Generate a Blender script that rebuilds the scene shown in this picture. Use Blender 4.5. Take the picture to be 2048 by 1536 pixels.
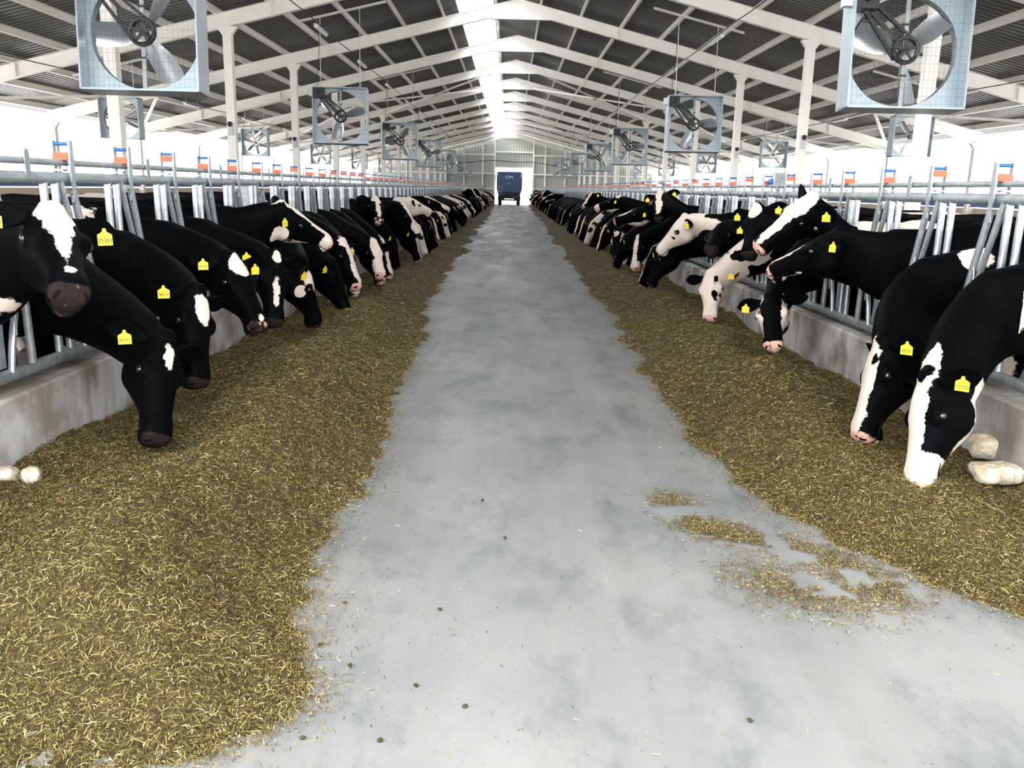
import bpy, bmesh, math, random
import numpy as np
from mathutils import Vector, Matrix

random.seed(7); rng = np.random.default_rng(7)
for o in list(bpy.data.objects): bpy.data.objects.remove(o)
scene = bpy.context.scene
col = scene.collection
PI = math.pi
R = math.radians

# ------------------------------------------------------------------ camera
FPX = 1700.0
CAM = Vector((-0.13, 0.0, 1.55))
MROT = (Matrix.Rotation(-R(.37), 3, 'Z') @ Matrix.Rotation(PI / 2 - math.atan(391 / FPX), 3, 'X')
        @ Matrix.Rotation(R(1.3), 3, 'Z'))
cd = bpy.data.cameras.new('camera'); cd.sensor_width = 36; cd.lens = 36 * FPX / 2048
cd.clip_start = .05; cd.clip_end = 600
cam = bpy.data.objects.new('camera', cd); col.objects.link(cam)
cam.matrix_world = Matrix.Translation(CAM) @ MROT.to_4x4()
scene.camera = cam

# ------------------------------------------------------------------ sky and exposure
w = bpy.data.worlds.new('overcast_sky'); scene.world = w; w.use_nodes = True
bg = w.node_tree.nodes['Background']
bg.inputs[0].default_value = (.95, .975, 1.0, 1); bg.inputs[1].default_value = 1.0
vs = scene.view_settings
vs.view_transform = 'Standard'; vs.look = 'None'; vs.gamma = 1; vs.use_curve_mapping = False
vs.exposure = 3.0

# hazy sun behind the overcast, from over the wagon side eaves
sd_ = bpy.data.lights.new('hazy_sun_offscreen', 'SUN'); sd_.energy = 1.6; sd_.angle = R(35); sd_.color = (1, .97, .93)
sun = bpy.data.objects.new('hazy_sun_offscreen', sd_); col.objects.link(sun)
sun.rotation_euler = Vector((.74, .25, -.62)).to_track_quat('-Z', 'Y').to_euler(); sun.location = (-30, -10, 30)

def ray(px, py):
    return (MROT @ Vector((px - 1024, -(py - 768), -FPX))).normalized()
def on_x(px, py, x):
    d = ray(px, py); return CAM + d * ((x - CAM.x) / d.x)
def on_z(px, py, z):
    d = ray(px, py); return CAM + d * ((z - CAM.z) / d.z)

# ------------------------------------------------------------------ dimensions (metres; y runs down the feed lane)
FX = 2.65            # feed fence, both sides of the lane
KX = 2.55            # kerb face
PX = 6.63            # inner posts
EX = 14.0            # eaves
Y0, Y1 = 2.6, 86.6   # first and last roof frame
BAY = 6.0
SL = .245            # roof slope
YR = -0.5             # open gable end over the entrance
APEX = 6.60          # underside of rafter at the ridge line
def under(x): return APEX - SL * abs(x)          # rafter underside
RD = .32                                          # rafter depth
PITCH = .75                                       # one headlock place

# ------------------------------------------------------------------ materials
MATS = {}
def mat(name, color, rough=.5, metal=0., spec=.5, noise=0., nscale=5., bump=0., bscale=60., color2=None, emit=0, coords='Object', stretch=None):
    m = bpy.data.materials.new(name); m.use_nodes = True
    nt = m.node_tree; b = nt.nodes['Principled BSDF']
    b.inputs['Base Color'].default_value = (*color, 1); b.inputs['Roughness'].default_value = rough
    b.inputs['Metallic'].default_value = metal; b.inputs['Specular IOR Level'].default_value = spec
    tc = nt.nodes.new('ShaderNodeTexCoord')
    src = tc.outputs[coords]
    if stretch:
        mp = nt.nodes.new('ShaderNodeMapping'); mp.inputs['Scale'].default_value = stretch
        nt.links.new(src, mp.inputs[0]); src = mp.outputs[0]
    if noise > 0:
        n = nt.nodes.new('ShaderNodeTexNoise'); n.inputs['Scale'].default_value = nscale
        n.inputs['Detail'].default_value = 6; n.inputs['Roughness'].default_value = .6
        nt.links.new(src, n.inputs['Vector'])
        r = nt.nodes.new('ShaderNodeValToRGB'); r.color_ramp.elements[0].position = .35; r.color_ramp.elements[1].position = .65
        c2 = color2 or tuple(c * (1 - noise) for c in color)
        r.color_ramp.elements[0].color = (*c2, 1); r.color_ramp.elements[1].color = (*color, 1)
        nt.links.new(n.outputs['Fac'], r.inputs[0]); nt.links.new(r.outputs[0], b.inputs['Base Color'])
    if bump > 0:
        n2 = nt.nodes.new('ShaderNodeTexNoise'); n2.inputs['Scale'].default_value = bscale; n2.inputs['Detail'].default_value = 4
        nt.links.new(src, n2.inputs['Vector'])
        bp = nt.nodes.new('ShaderNodeBump'); bp.inputs['Strength'].default_value = bump; bp.inputs['Distance'].default_value = .02
        nt.links.new(n2.outputs['Fac'], bp.inputs['Height']); nt.links.new(bp.outputs[0], b.inputs['Normal'])
    MATS[name] = m
    return m
mat('white_paint', (.86, .83, .78), .45, noise=.06, nscale=3)
mat('roof_metal', (.12, .122, .12), .38, metal=.35, noise=.25, nscale=1.2, coords='Generated')
mat('wall_metal', (.40, .42, .38), .5, metal=.1, noise=.08, nscale=.6)
mat('galvanised', (.44, .47, .49), .34, metal=.7, noise=.34, nscale=26, bump=.06, bscale=90)
mat('rail_galvanised', (.36, .40, .41), .48, metal=.45, noise=.3, nscale=12)
mat('latch_steel', (.34, .38, .40), .45, metal=.4, noise=.3, nscale=30)
mat('galvanised_dull', (.36, .39, .39), .5, metal=.6, noise=.35, nscale=14)
mat('fan_steel', (.36, .42, .455), .36, metal=.5, noise=.12, nscale=7)
mat('blade_steel', (.50, .53, .55), .32, metal=.8)
mat('black_paint', (.012, .013, .014), .45)
mat('black_rubber', (.02, .02, .022), .7)
mat('wire_steel', (.10, .11, .11), .45, metal=.5)
mat('orange_plastic', (.50, .075, .012), .4)
mat('blue_plastic', (.012, .10, .31), .4)
mat('grey_plastic', (.55, .56, .56), .5)
mat('tag_yellow', (.68, .52, .02), .4)
mat('ink', (.03, .03, .02), .6)
mat('lamp_white', (.85, .86, .87), .25)
mat('truck_blue', (.0025, .045, .13), .3, noise=.2, nscale=2)
mat('truck_dark', (.015, .018, .022), .5)
mat('logo_white', (.75, .8, .85), .4)
mat('red_lens', (.5, .02, .02), .3)
mat('salt', (.74, .67, .58), .8, noise=.45, nscale=9, bump=.9, bscale=26, color2=(.36, .27, .15))
mat('cream_board', (.62, .52, .40), .6, noise=.15, nscale=2)
mat('blue_curtain', (.10, .16, .42), .5)
mat('outside_ground', (.70, .69, .66), .9, noise=.1, nscale=1)
mat('barn_floor', (.20, .18, .15), .75, noise=.4, nscale=2)
mat('pale_shed', (.55, .56, .57), .6)

def lane_floor_material():
    m = bpy.data.materials.new('lane_concrete'); m.use_nodes = True; nt = m.node_tree; b = nt.nodes['Principled BSDF']
    tc = nt.nodes.new('ShaderNodeTexCoord'); L = nt.links.new
    def noise(scale, detail=6, stretch=None, rough=.6):
        n = nt.nodes.new('ShaderNodeTexNoise'); n.inputs['Scale'].default_value = scale; n.inputs['Detail'].default_value = detail; n.inputs['Roughness'].default_value = rough
        s = tc.outputs['Object']
        if stretch:
            mp = nt.nodes.new('ShaderNodeMapping'); mp.inputs['Scale'].default_value = stretch; mp.inputs['Rotation'].default_value = (0, 0, .25); L(s, mp.inputs[0]); s = mp.outputs[0]
        L(s, n.inputs['Vector']); return n.outputs['Fac']
    def ramp(f, a, c, pa, pb):
        r = nt.nodes.new('ShaderNodeValToRGB'); r.color_ramp.elements[0].position = pa; r.color_ramp.elements[1].position = pb
        r.color_ramp.elements[0].color = (*a, 1); r.color_ramp.elements[1].color = (*c, 1); L(f, r.inputs[0]); return r.outputs[0]
    def mix(fac, a, c, mode='MIX'):
        x = nt.nodes.new('ShaderNodeMix'); x.data_type = 'RGBA'; x.blend_type = mode
        if isinstance(fac, float): x.inputs[0].default_value = fac
        else: L(fac, x.inputs[0])
        L(a, x.inputs[6]); L(c, x.inputs[7]); return x.outputs[2]
    b.inputs['Specular IOR Level'].default_value = .12
    base = ramp(noise(.9, 8), (.185, .190, .188), (.235, .233, .225), .35, .65)
    blot = ramp(noise(2.6, 9, (1, .55, 1), .7), (.60, .63, .67), (1, 1, 1), .34, .50)
    c1 = mix(.8, base, blot, 'MULTIPLY')
    pale = ramp(noise(1.7, 7), (1, 1, 1), (1.1, 1.06, 1.04), .55, .7)
    c2 = mix(1.0, c1, pale, 'MULTIPLY')
    speck = ramp(noise(55, 2), (.62, .58, .5), (1, 1, 1), .25, .33)
    c3 = mix(1.0, c2, speck, 'MULTIPLY')
    # worn, dusty tracks towards the feed and darker wheel-polished stripes running with the lane
    trk = ramp(noise(1.0, 5, (2.2, .06, 1)), (.86, .86, .84), (1, 1, 1), .38, .6)
    c4 = mix(.8, c3, trk, 'MULTIPLY')
    L(c4, b.inputs['Base Color'])
    rr = ramp(noise(1.1, 6, (1.5, .3, 1)), (.42,) * 3, (.75,) * 3, .35, .68); L(rr, b.inputs['Roughness'])
    bp = nt.nodes.new('ShaderNodeBump'); bp.inputs['Strength'].default_value = .12; bp.inputs['Distance'].default_value = .01
    L(noise(24, 5), bp.inputs['Height']); L(bp.outputs[0], b.inputs['Normal'])
    MATS['lane_concrete'] = m
lane_floor_material()

def kerb_material():
    m = bpy.data.materials.new('kerb_concrete'); m.use_nodes = True; nt = m.node_tree; b = nt.nodes['Principled BSDF']; L = nt.links.new
    tc = nt.nodes.new('ShaderNodeTexCoord'); b.inputs['Roughness'].default_value = .8
    def nz(sc, st=None):
        n = nt.nodes.new('ShaderNodeTexNoise'); n.inputs['Scale'].default_value = sc; n.inputs['Detail'].default_value = 7; s = tc.outputs['Object']
        if st:
            mp = nt.nodes.new('ShaderNodeMapping'); mp.inputs['Scale'].default_value = st; L(s, mp.inputs[0]); s = mp.outputs[0]
        L(s, n.inputs['Vector']); return n.outputs['Fac']
    r1 = nt.nodes.new('ShaderNodeValToRGB'); r1.color_ramp.elements[0].color = (.22, .195, .165, 1); r1.color_ramp.elements[1].color = (.42, .41, .40, 1)
    r1.color_ramp.elements[0].position = .42; r1.color_ramp.elements[1].position = .56; L(nz(2.4), r1.inputs[0])
    r2 = nt.nodes.new('ShaderNodeValToRGB'); r2.color_ramp.elements[0].color = (.62, .54, .46, 1); r2.color_ramp.elements[1].color = (1, 1, 1, 1)
    r2.color_ramp.elements[0].position = .36; r2.color_ramp.elements[1].position = .52; L(nz(3, (1, 2.4, .35)), r2.inputs[0])
    x = nt.nodes.new('ShaderNodeMix'); x.data_type = 'RGBA'; x.blend_type = 'MULTIPLY'; x.inputs[0].default_value = .85
    L(r1.outputs[0], x.inputs[6]); L(r2.outputs[0], x.inputs[7]); L(x.outputs[2], b.inputs['Base Color'])
    bp = nt.nodes.new('ShaderNodeBump'); bp.inputs['Strength'].default_value = .3; bp.inputs['Distance'].default_value = .01; L(nz(30), bp.inputs['Height']); L(bp.outputs[0], b.inputs['Normal'])
    MATS['kerb_concrete'] = m
kerb_material()

def straw_material(name, stops, attr=None, scale=60., rough=.75, bump=0):
    m = bpy.data.materials.new(name); m.use_nodes = True; nt = m.node_tree; b = nt.nodes['Principled BSDF']; L = nt.links.new
    b.inputs['Roughness'].default_value = rough; b.inputs['Specular IOR Level'].default_value = .25
    r = nt.nodes.new('ShaderNodeValToRGB')
    while len(r.color_ramp.elements) < len(stops): r.color_ramp.elements.new(.5)
    for e, (p, c) in zip(r.color_ramp.elements, stops): e.position = p; e.color = (*c, 1)
    if attr:
        a = nt.nodes.new('ShaderNodeAttribute'); a.attribute_name = attr; L(a.outputs['Fac'], r.inputs[0])
    else:
        tc = nt.nodes.new('ShaderNodeTexCoord')
        n = nt.nodes.new('ShaderNodeTexNoise'); n.inputs['Scale'].default_value = scale; n.inputs['Detail'].default_value = 5; n.inputs['Roughness'].default_value = .7
        L(tc.outputs['Object'], n.inputs['Vector']); L(n.outputs['Fac'], r.inputs[0])
        if bump:
            bp = nt.nodes.new('ShaderNodeBump'); bp.inputs['Strength'].default_value = bump; bp.inputs['Distance'].default_value = .03
            L(n.outputs['Fac'], bp.inputs['Height']); L(bp.outputs[0], b.inputs['Normal'])
    L(r.outputs[0], b.inputs['Base Color']); MATS[name] = m
straw_material('feed_bed', [(.28, (.022, .016, .005)), (.5, (.065, .048, .014)), (.72, (.14, .107, .04))], scale=55, bump=.8)
straw_material('feed_straw', [(0, (.034, .024, .006)), (.4, (.115, .085, .022)), (.72, (.225, .17, .054)), (.92, (.38, .295, .12)), (1, (.60, .51, .31))], attr='rnd')

def coat_material():
    """one hide for every cow: the field 'coat' (metres inside a white patch) and 'skin' (metres inside the bare nose) live on the mesh"""
    m = bpy.data.materials.new('cow_hide'); m.use_nodes = True; nt = m.node_tree; b = nt.nodes['Principled BSDF']; L = nt.links.new
    def attr(n):
        a = nt.nodes.new('ShaderNodeAttribute'); a.attribute_name = n; return a.outputs['Fac']
    def math_(op, a, c):
        x = nt.nodes.new('ShaderNodeMath'); x.operation = op
        for i, v in enumerate((a, c)):
            if isinstance(v, (int, float)): x.inputs[i].default_value = v
            else: L(v, x.inputs[i])
        return x.outputs[0]
    tc = nt.nodes.new('ShaderNodeTexCoord')
    def nz(sc, d=3, st=None):
        n = nt.nodes.new('ShaderNodeTexNoise'); n.inputs['Scale'].default_value = sc; n.inputs['Detail'].default_value = d; L(tc.outputs['Object'], n.inputs['Vector']); return n.outputs['Fac']
    def step(v, e):
        r = nt.nodes.new('ShaderNodeMapRange'); r.inputs[1].default_value = -e; r.inputs[2].default_value = e; r.interpolation_type = 'SMOOTHSTEP'; L(v, r.inputs[0]); return r.outputs[0]
    def mix(f, a, c):
        x = nt.nodes.new('ShaderNodeMix'); x.data_type = 'RGBA'; L(f, x.inputs[0])
        for i, v in ((6, a), (7, c)):
            if isinstance(v, tuple): x.inputs[i].default_value = (*v, 1)
            else: L(v, x.inputs[i])
        return x.outputs[2]
    wob = math_('ADD', math_('MULTIPLY', math_('SUBTRACT', nz(16, 4), .5), .055), math_('MULTIPLY', math_('SUBTRACT', nz(120, 2), .5), .016))
    white = step(math_('ADD', attr('coat'), wob), .0035)
    wcol = mix(nz(9), (.50, .40, .325), (.66, .58, .51))
    bcol = mix(nz(14), (.0008, .0011, .0014), (.0018, .0019, .0022))
    hide = mix(white, bcol, wcol)
    pink = mix(nz(30), (.50, .27, .20), (.62, .40, .33))
    dark = mix(nz(34, 5), (.004, .004, .0045), (.030, .022, .018))
    skin = mix(step(math_('ADD', attr('pink'), math_('SUBTRACT', math_('MULTIPLY', nz(26, 4), 1.5), 1.25)), .12), dark, pink)
    full = mix(step(math_('ADD', attr('skin'), math_('MULTIPLY', math_('SUBTRACT', nz(40), .5), .03)), .006), hide, skin)
    L(full, b.inputs['Base Color'])
    b.inputs['Roughness'].default_value = .5; b.inputs['IOR'].default_value = 1.08
    bp = nt.nodes.new('ShaderNodeBump'); bp.inputs['Strength'].default_value = .25; bp.inputs['Distance'].default_value = .006
    L(nz(150, 3), bp.inputs['Height']); L(bp.outputs[0], b.inputs['Normal'])
    MATS['cow_hide'] = m
coat_material()
mat('nostril', (.006, .004, .004), .8, spec=.05)
mat('cow_eye', (.006, .005, .005), .08, spec=.8)

# ------------------------------------------------------------------ mesh building
class MB:
    def __init__(s): s.v = []; s.f = []; s.smooth = []
    def add(s, vs_, fs, smooth=False):
        k = len(s.v); s.v += [tuple(p) for p in vs_]; s.f += [tuple(i + k for i in f) for f in fs]; s.smooth += [smooth] * len(fs); return s
    def box(s, c, d, M=None):
        x, y, z = d[0] / 2, d[1] / 2, d[2] / 2
        P = [Vector((a * x, b * y, e * z)) for a in (-1, 1) for b in (-1, 1) for e in (-1, 1)]
        if M is not None: P = [M @ p for p in P]
        c = Vector(c)
        return s.add([p + c for p in P], [(0, 1, 3, 2), (4, 6, 7, 5), (0, 4, 5, 1), (2, 3, 7, 6), (0, 2, 6, 4), (1, 5, 7, 3)])
    def bar(s, a, b, wd, ht, up=(0, 0, 1)):
        """rectangular bar from a to b, wd across, ht along 'up'"""
        a, b = Vector(a), Vector(b); d = (b - a); Ln = d.length; t = d / Ln
        up = Vector(up); sd = t.cross(up).normalized(); u = sd.cross(t).normalized()
        M = Matrix((t, sd, u)).transposed()
        return s.box((a + b) / 2, (Ln, wd, ht), M)
    def tube(s, pts, r, n=8, cap=True):
        pts = [Vector(p) for p in pts]; rs = r if isinstance(r, (list, tuple)) else [r] * len(pts)
        rings = []; ref = None
        for i, p in enumerate(pts):
            t = ((pts[min(i + 1, len(pts) - 1)] - pts[max(i - 1, 0)])).normalized()
            if ref is None: ref = Vector((0, 0, 1)) if abs(t.z) < .9 else Vector((1, 0, 0))
            sd = t.cross(ref).normalized(); u = sd.cross(t).normalized(); ref = u
            rings.append([p + (sd * math.cos(2 * PI * k / n) + u * math.sin(2 * PI * k / n)) * rs[i] for k in range(n)])
        V = [q for g in rings for q in g]; Fc = []
        for i in range(len(pts) - 1):
            for k in range(n):
                a, b = i * n + k, i * n + (k + 1) % n
                Fc.append((a, b, b + n, a + n))
        s.add(V, Fc, True)
        if cap:
            s.add(rings[0], [tuple(range(n))[::-1]]); s.add(rings[-1], [tuple(range(n))])
        return s
    def prism(s, poly, a, b, axes):
        """poly of (u,v); axes = (origin, U, V, N); from N*a to N*b"""
        o, U, V, N = [Vector(q) for q in axes]; n = len(poly)
        A = [o + U * p[0] + V * p[1] + N * a for p in poly]; B = [o + U * p[0] + V * p[1] + N * b for p in poly]
        return s.add(A + B, [tuple(range(n))[::-1], tuple(range(n, 2 * n))] + [(i, (i + 1) % n, (i + 1) % n + n, i + n) for i in range(n)])
    def lathe(s, prof, c, axis, n=20):
        c = Vector(c); ax = Vector(axis).normalized(); u = ax.orthogonal().normalized(); v = ax.cross(u)
        V = []; Fc = []
        for (r, h) in prof:
            V += [c + ax * h + (u * math.cos(2 * PI * k / n) + v * math.sin(2 * PI * k / n)) * r for k in range(n)]
        for i in range(len(prof) - 1):
            for k in range(n):
                a, b = i * n + k, i * n + (k + 1) % n; Fc.append((a, b, b + n, a + n))
        return s.add(V, Fc, True)
    def ell(s, c, r, M=None, n=10, m=6):
        V = []; Fc = []; c = Vector(c)
        for i in range(m + 1):
            th = PI * i / m
            for k in range(n):
                ph = 2 * PI * k / n
                p = Vector((r[0] * math.sin(th) * math.cos(ph), r[1] * math.sin(th) * math.sin(ph), r[2] * math.cos(th)))
                V.append(c + (M @ p if M is not None else p))
        for i in range(m):
            for k in range(n):
                a, b = i * n + k, i * n + (k + 1) % n; Fc.append((a, a + n, b + n, b))
        return s.add(V, Fc, True)
    def mesh(s, name, material):
        me = bpy.data.meshes.new(name); me.from_pydata(s.v, [], s.f)
        me.polygons.foreach_set('use_smooth', s.smooth)
        if material: me.materials.append(MATS[material])
        me.update(); return me
    def build(s, name, material, parent=None): return link(name, s.mesh(name, material), parent)

def link(name, data, parent=None, loc=None):
    o = bpy.data.objects.new(name, data); col.objects.link(o)
    if parent is not None: o.parent = parent
    if loc is not None: o.location = loc
    return o
def empty(name, loc=(0, 0, 0), rz=0):
    o = link(name, None, None, loc); o.rotation_euler = (0, 0, rz); o.empty_display_size = .1; return o
def tag(o, label=None, cat=None, group=None, kind=None):
    if label: o['label'] = label
    if cat: o['category'] = cat
    if group: o['group'] = group
    if kind: o['kind'] = kind
    return o
def copy_tree(o, parent=None):
    c = o.copy(); col.objects.link(c)
    if parent is not None: c.parent = parent
    for ch in list(o.children): copy_tree(ch, c)
    return c
def struct(name, mb, material, label=None, parent=None):
    o = mb.build(name, material, parent)
    if parent is None: tag(o, label, None, None, 'structure')
    return o

# ------------------------------------------------------------------ ground, floors, kerbs
struct('ground', MB().box((0, 40, -.16), (400, 400, .1)), 'outside_ground', 'pale open ground around the barn outside')
struct('floor', MB().box((0, 41, -.05), (2 * KX, 92, .1)), 'lane_concrete', 'pale grey concrete floor of the feed lane')
for sx, side in ((-1, 'left'), (1, 'right')):
    struct('floor_' + side, MB().box((sx * (KX + .25 + (EX - KX - .25) / 2), 41, -.06), (EX - KX - .25, 92, .1)), 'barn_floor', 'dark slatted walking floor behind the feed fence')
    k = MB()
    # cast in lengths with open joints, front edge slightly chamfered
    kb = empty('kerb_' + side, (sx * KX, 0, 0)); tag(kb, 'stained concrete feed kerb under the headlock fence, %s' % ('on the wagon side of the lane' if sx < 0 else 'across the lane from the wagon'), None, None, 'structure')
    k.prism([(0, -.05), (0, .485), (.015, .5), (.24, .5), (.24, -.05)], -1.495, 1.495, ((0, 0, 0), (sx, 0, 0), (0, 0, 1), (0, 1, 0)))
    me = k.mesh('kerb_block', 'kerb_concrete')
    for i in range(30):
        link('kerb_block', me, kb, (random.uniform(-.002, .002), -1.5 + 3 * i, random.uniform(-.003, .003)))
    lw = MB().box((sx * (EX + .1), 41, .62), (.2, 92, 1.3))
    struct('wall_' + side, lw, 'cream_board', 'low cream outer wall below the open barn side')
    tag(MB().tube([(sx * (EX - .02), -4, 1.37), (sx * (EX - .02), 86, 1.37)], .07, 8).build('curtain_roll', 'blue_curtain'), 'blue side curtain rolled down along the low outer wall, %s' % ('wagon side' if sx < 0 else 'side away from the wagon'), 'curtain', 'rolled side curtains')

# ------------------------------------------------------------------ roof
ceil = empty('ceiling', (0, 0, 0)); tag(ceil, 'corrugated dark metal barn roof on cream purlins', None, None, 'structure')
PUR = .16   # purlin height
XL_TOP, XR_TOP = -1.79, -.80     # the two slopes leave an open ridge slot between them
def sheet_z(x, side):            # underside of the sheet; the far slope carries on up past the ridge line
    return APEX + RD + PUR - SL * (x if side > 0 else -x)
def roof_sheet(side, ylen):
    n = int(ylen / .2); ys = []; hs = []
    for i in range(n):
        for f_, h in ((0, 0), (.4, 0), (.5, .035), (.9, .035)): ys.append((i + f_) * .2); hs.append(h)
    ys.append(n * .2); hs.append(0)
    xa, xb = (XL_TOP, -EX - .6) if side < 0 else (XR_TOP, EX + .6)
    V = []; Fc = []
    for y, h in zip(ys, hs):
        for dz in (0, .004):
            V += [(xa, y, sheet_z(xa, side) + h + dz), (xb, y, sheet_z(xb, side) + h + dz)]
    for i in range(len(ys) - 1):
        a = i * 4; b = a + 4
        Fc += [(a, b, b + 1, a + 1), (a + 2, a + 3, b + 3, b + 2)]
    return MB().add(V, Fc).mesh('roof_sheet', 'roof_metal')
NB = int(round((Y1 - Y0) / BAY))
for side in (-1, 1):
    me = roof_sheet(side, BAY)
    for i in range(0, NB): link('roof_sheet', me, ceil, (0, Y0 + BAY * i, 0))
    link('roof_sheet', roof_sheet(side, Y0 - YR), ceil, (0, YR, 0))
    if side < 0: xs = [-2.23 - 1.17 * i for i in range(11)]
    else: xs = [-.72] + [.62 + 1.19 * i for i in range(12)]
    for x in xs:
        z = sheet_z(x, side) - PUR / 2
        p = MB(); tilt = Matrix.Rotation(math.atan(SL) * (1 if side > 0 else -1), 3, 'Y')
        Lb = Y1 - YR
        p.box(Vector((0, 0, 0)), (.012, Lb, PUR), tilt)
        p.box(tilt @ Vector((.03, 0, PUR / 2 - .006)), (.06, Lb, .012), tilt); p.box(tilt @ Vector((.03, 0, -PUR / 2 + .006)), (.06, Lb, .012), tilt)
        link('purlin', p.mesh('purlin', 'white_paint'), ceil, (x, (YR + Y1) / 2, z))

def rafter(side):
    """I-section rafter from ridge to eave with a flat haunch at the ridge"""
    m = MB(); s = side
    prof_bot = [(0, under(.95)), (.95, under(.95)), (EX, under(EX))]
    top = lambda x: APEX - SL * x + RD
    # web
    m.add([(s * x, dy, z) for dy in (-.012, .012) for (x, z) in prof_bot + [(EX, top(EX)), (0, top(0))]],
          [(0, 1, 2, 3, 4)[::s], (5, 6, 7, 8, 9)[::-s]])
    def flange(x0, z0, x1, z1):
        m.bar((s * x0, 0, z0), (s * x1, 0, z1), .16, .014)
    flange(0, under(.95), .95, under(.95)); flange(.95, under(.95), EX, under(EX)); flange(0, top(0) - .007, EX, top(EX) - .007)
    for x in (2.9, 5.6, 8.6, 11.5): m.bar((s * x, 0, under(x)), (s * x, 0, top(x)), .012, .15, (0, 1, 0))
    return m.mesh('rafter', 'white_paint')
def post(x, hgt, sgn):
    m = MB()
    m.box((0, 0, hgt / 2), (.012, .18, hgt)); 
    for dx in (-.09, .09): m.box((dx, 0, hgt / 2), (.012, .18, hgt))
    for dy in (-.09,): m.box((0, dy, hgt / 2), (.19, .012, hgt))
    m.prism([(-.24, 0), (-.09, -.2), (.09, -.2), (.24, 0)], -.1, -.08, ((0, 0, hgt), (1, 0, 0), (0, 0, 1), (0, 1, 0)))
    m.prism([(-.24, 0), (-.09, -.2), (.09, -.2), (.24, 0)], .02, .04, ((0, 0, hgt), (1, 0, 0), (0, 0, 1), (0, 1, 0)))
    return m.mesh('post', 'white_paint')
raf = {s: rafter(s) for s in (-1, 1)}
inner = post(PX, under(PX), 1); outer = post(EX, under(EX - .1), 1)
for i in range(NB + 1):
    y = Y0 + BAY * i
    fr = empty('roof_frame', (0, y, 0)); tag(fr, 'cream steel portal frame with haunched ridge carrying the barn roof', None, 'steel roof frames', 'structure')
    for s in (-1, 1):
        link('rafter', raf[s], fr)
        link('post', inner, fr, (s * PX, 0, 0)); link('post', outer, fr, (s * (EX - .1), 0, 0))
# wind bracing in the plane of the roof and to the eaves
def brace(x0, y0, x1, y1, name='roof_brace'):
    b = MB(); b.bar((x0, y0, under(x0) + .04), (x1, y1, under(x1) + .04), .07, .07); o = b.build(name, 'white_paint', ceil)
for s in (-1, 1):
    for k in (2, 4, 6, 9):
        y = Y0 + BAY * k
        brace(s * 10.7, y, s * (EX - .2), y + BAY); brace(s * (EX - .2), y + BAY, s * 10.7, y + 2 * BAY)
    for k in (6, 10):
        y = Y0 + BAY * k
        brace(s * .9, y, s * PX, y + BAY); brace(s * PX, y, s * .9, y + BAY); brace(s * PX, y, s * 10.7, y + BAY)

# ------------------------------------------------------------------ end wall with the doorway
EWY = Y1 + .25
DX0, DX1, DH = -1.76, 2.06, 3.5
ew = empty('wall_back', (0, EWY, 0)); tag(ew, 'grey ribbed metal end wall with cream posts and rails', None, None, 'structure')
def clad(xa, xb, za):
    """ribbed sheet between xa and xb from za up to the roof line"""
    m = MB(); V = []; Fc = []; x = xa; P = []
    while x < xb - .01:
        for f_, d in ((0, 0), (.13, 0), (.15, .03), (.23, .03)):
            if x + f_ < xb: P.append((x + f_, d))
        x += .25
    P.append((xb, 0))
    for (x, d) in P: V += [(x, d, za), (x, d, under(x) + RD + .1)]
    for i in range(len(P) - 1): Fc.append((2 * i, 2 * i + 2, 2 * i + 3, 2 * i + 1))
    return m.add(V, Fc)
seg = [(-EX, -10.5), (-10.5, -6.6), (-6.6, -2.95), (-2.95, DX0), (DX0, DX1), (DX1, 3.23), (3.23, 6.6), (6.6, 10.5), (10.5, EX)]
for a, b in seg: clad(a, b, DH if a == DX0 else 0).build('wall_panel', 'wall_metal', ew)
for x in (-10.5, -8.5, -6.6, -4.8, -2.95, DX0, DX1, 3.23, 5.2, 6.6, 8.5, 10.5):
    MB().box((x, -.1, under(x) / 2), (.14, .1, under(x))).build('wall_post', 'white_paint', ew)
for z, spans in ((2.95, [(-EX, DX0), (DX1, EX)]), (4.75, [(-8, DX0), (DX1, 8)]), (1.5, [(-EX, DX0), (DX1, EX)]), (DH + .06, [(DX0, DX1)]), (5.05, [(DX0, DX1)])):
    for a, b in spans: MB().box(((a + b) / 2, -.1, z), (b - a, .08, .13)).build('wall_rail', 'white_paint', ew)

# ------------------------------------------------------------------ feed beds
def hsh(x, y):   # smooth value noise, numpy
    def v(i, j): 
        q = np.sin(i * 127.1 + j * 311.7) * 43758.5453; return q - np.floor(q)
    i, j = np.floor(x), np.floor(y); f, g = x - i, y - j; f = f * f * (3 - 2 * f); g = g * g * (3 - 2 * g)
    return (v(i, j) * (1 - f) + v(i + 1, j) * f) * (1 - g) + (v(i, j + 1) * (1 - f) + v(i + 1, j + 1) * f) * g
def sst(a, b, x):
    t = np.clip((x - a) / (b - a), 0, 1); return t * t * (3 - 2 * t)
EDGE_L = np.array([(1.9, 1.55), (2.05, 1.0), (2.3, .78), (2.9, .86), (4.05, .86), (6.3, .86), (9, 1.0), (11, 1.1), (20, 1.2), (30, 1.35), (45, 1.3), (60, 1.5), (86, 1.6)])
EDGE_R = np.array([(2.6, 2.4), (2.95, 1.75), (3.2, 1.55), (3.6, 1.32), (4.2, 1.12), (5, 1.0), (6.5, 1.18), (8, 1.26), (12, 1.18), (20, 1.2), (30, 1.25), (45, 1.35), (60, 1.4), (86, 1.6)])
MOUND = {-1: [(1.60, 6.4, .13, .42), (1.35, 4.3, .08, .35), (1.75, 3.0, .07, .4), (1.6, 9.0, .08, .5), (2.2, 5.2, -.06, .3)], 1: [(1.75, 6.0, .10, .40), (1.6, 4.3, .07, .35), (1.95, 8.2, .07, .4), (1.6, 11, .06, .5), (2.2, 4.6, -.05, .3)]}
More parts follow.
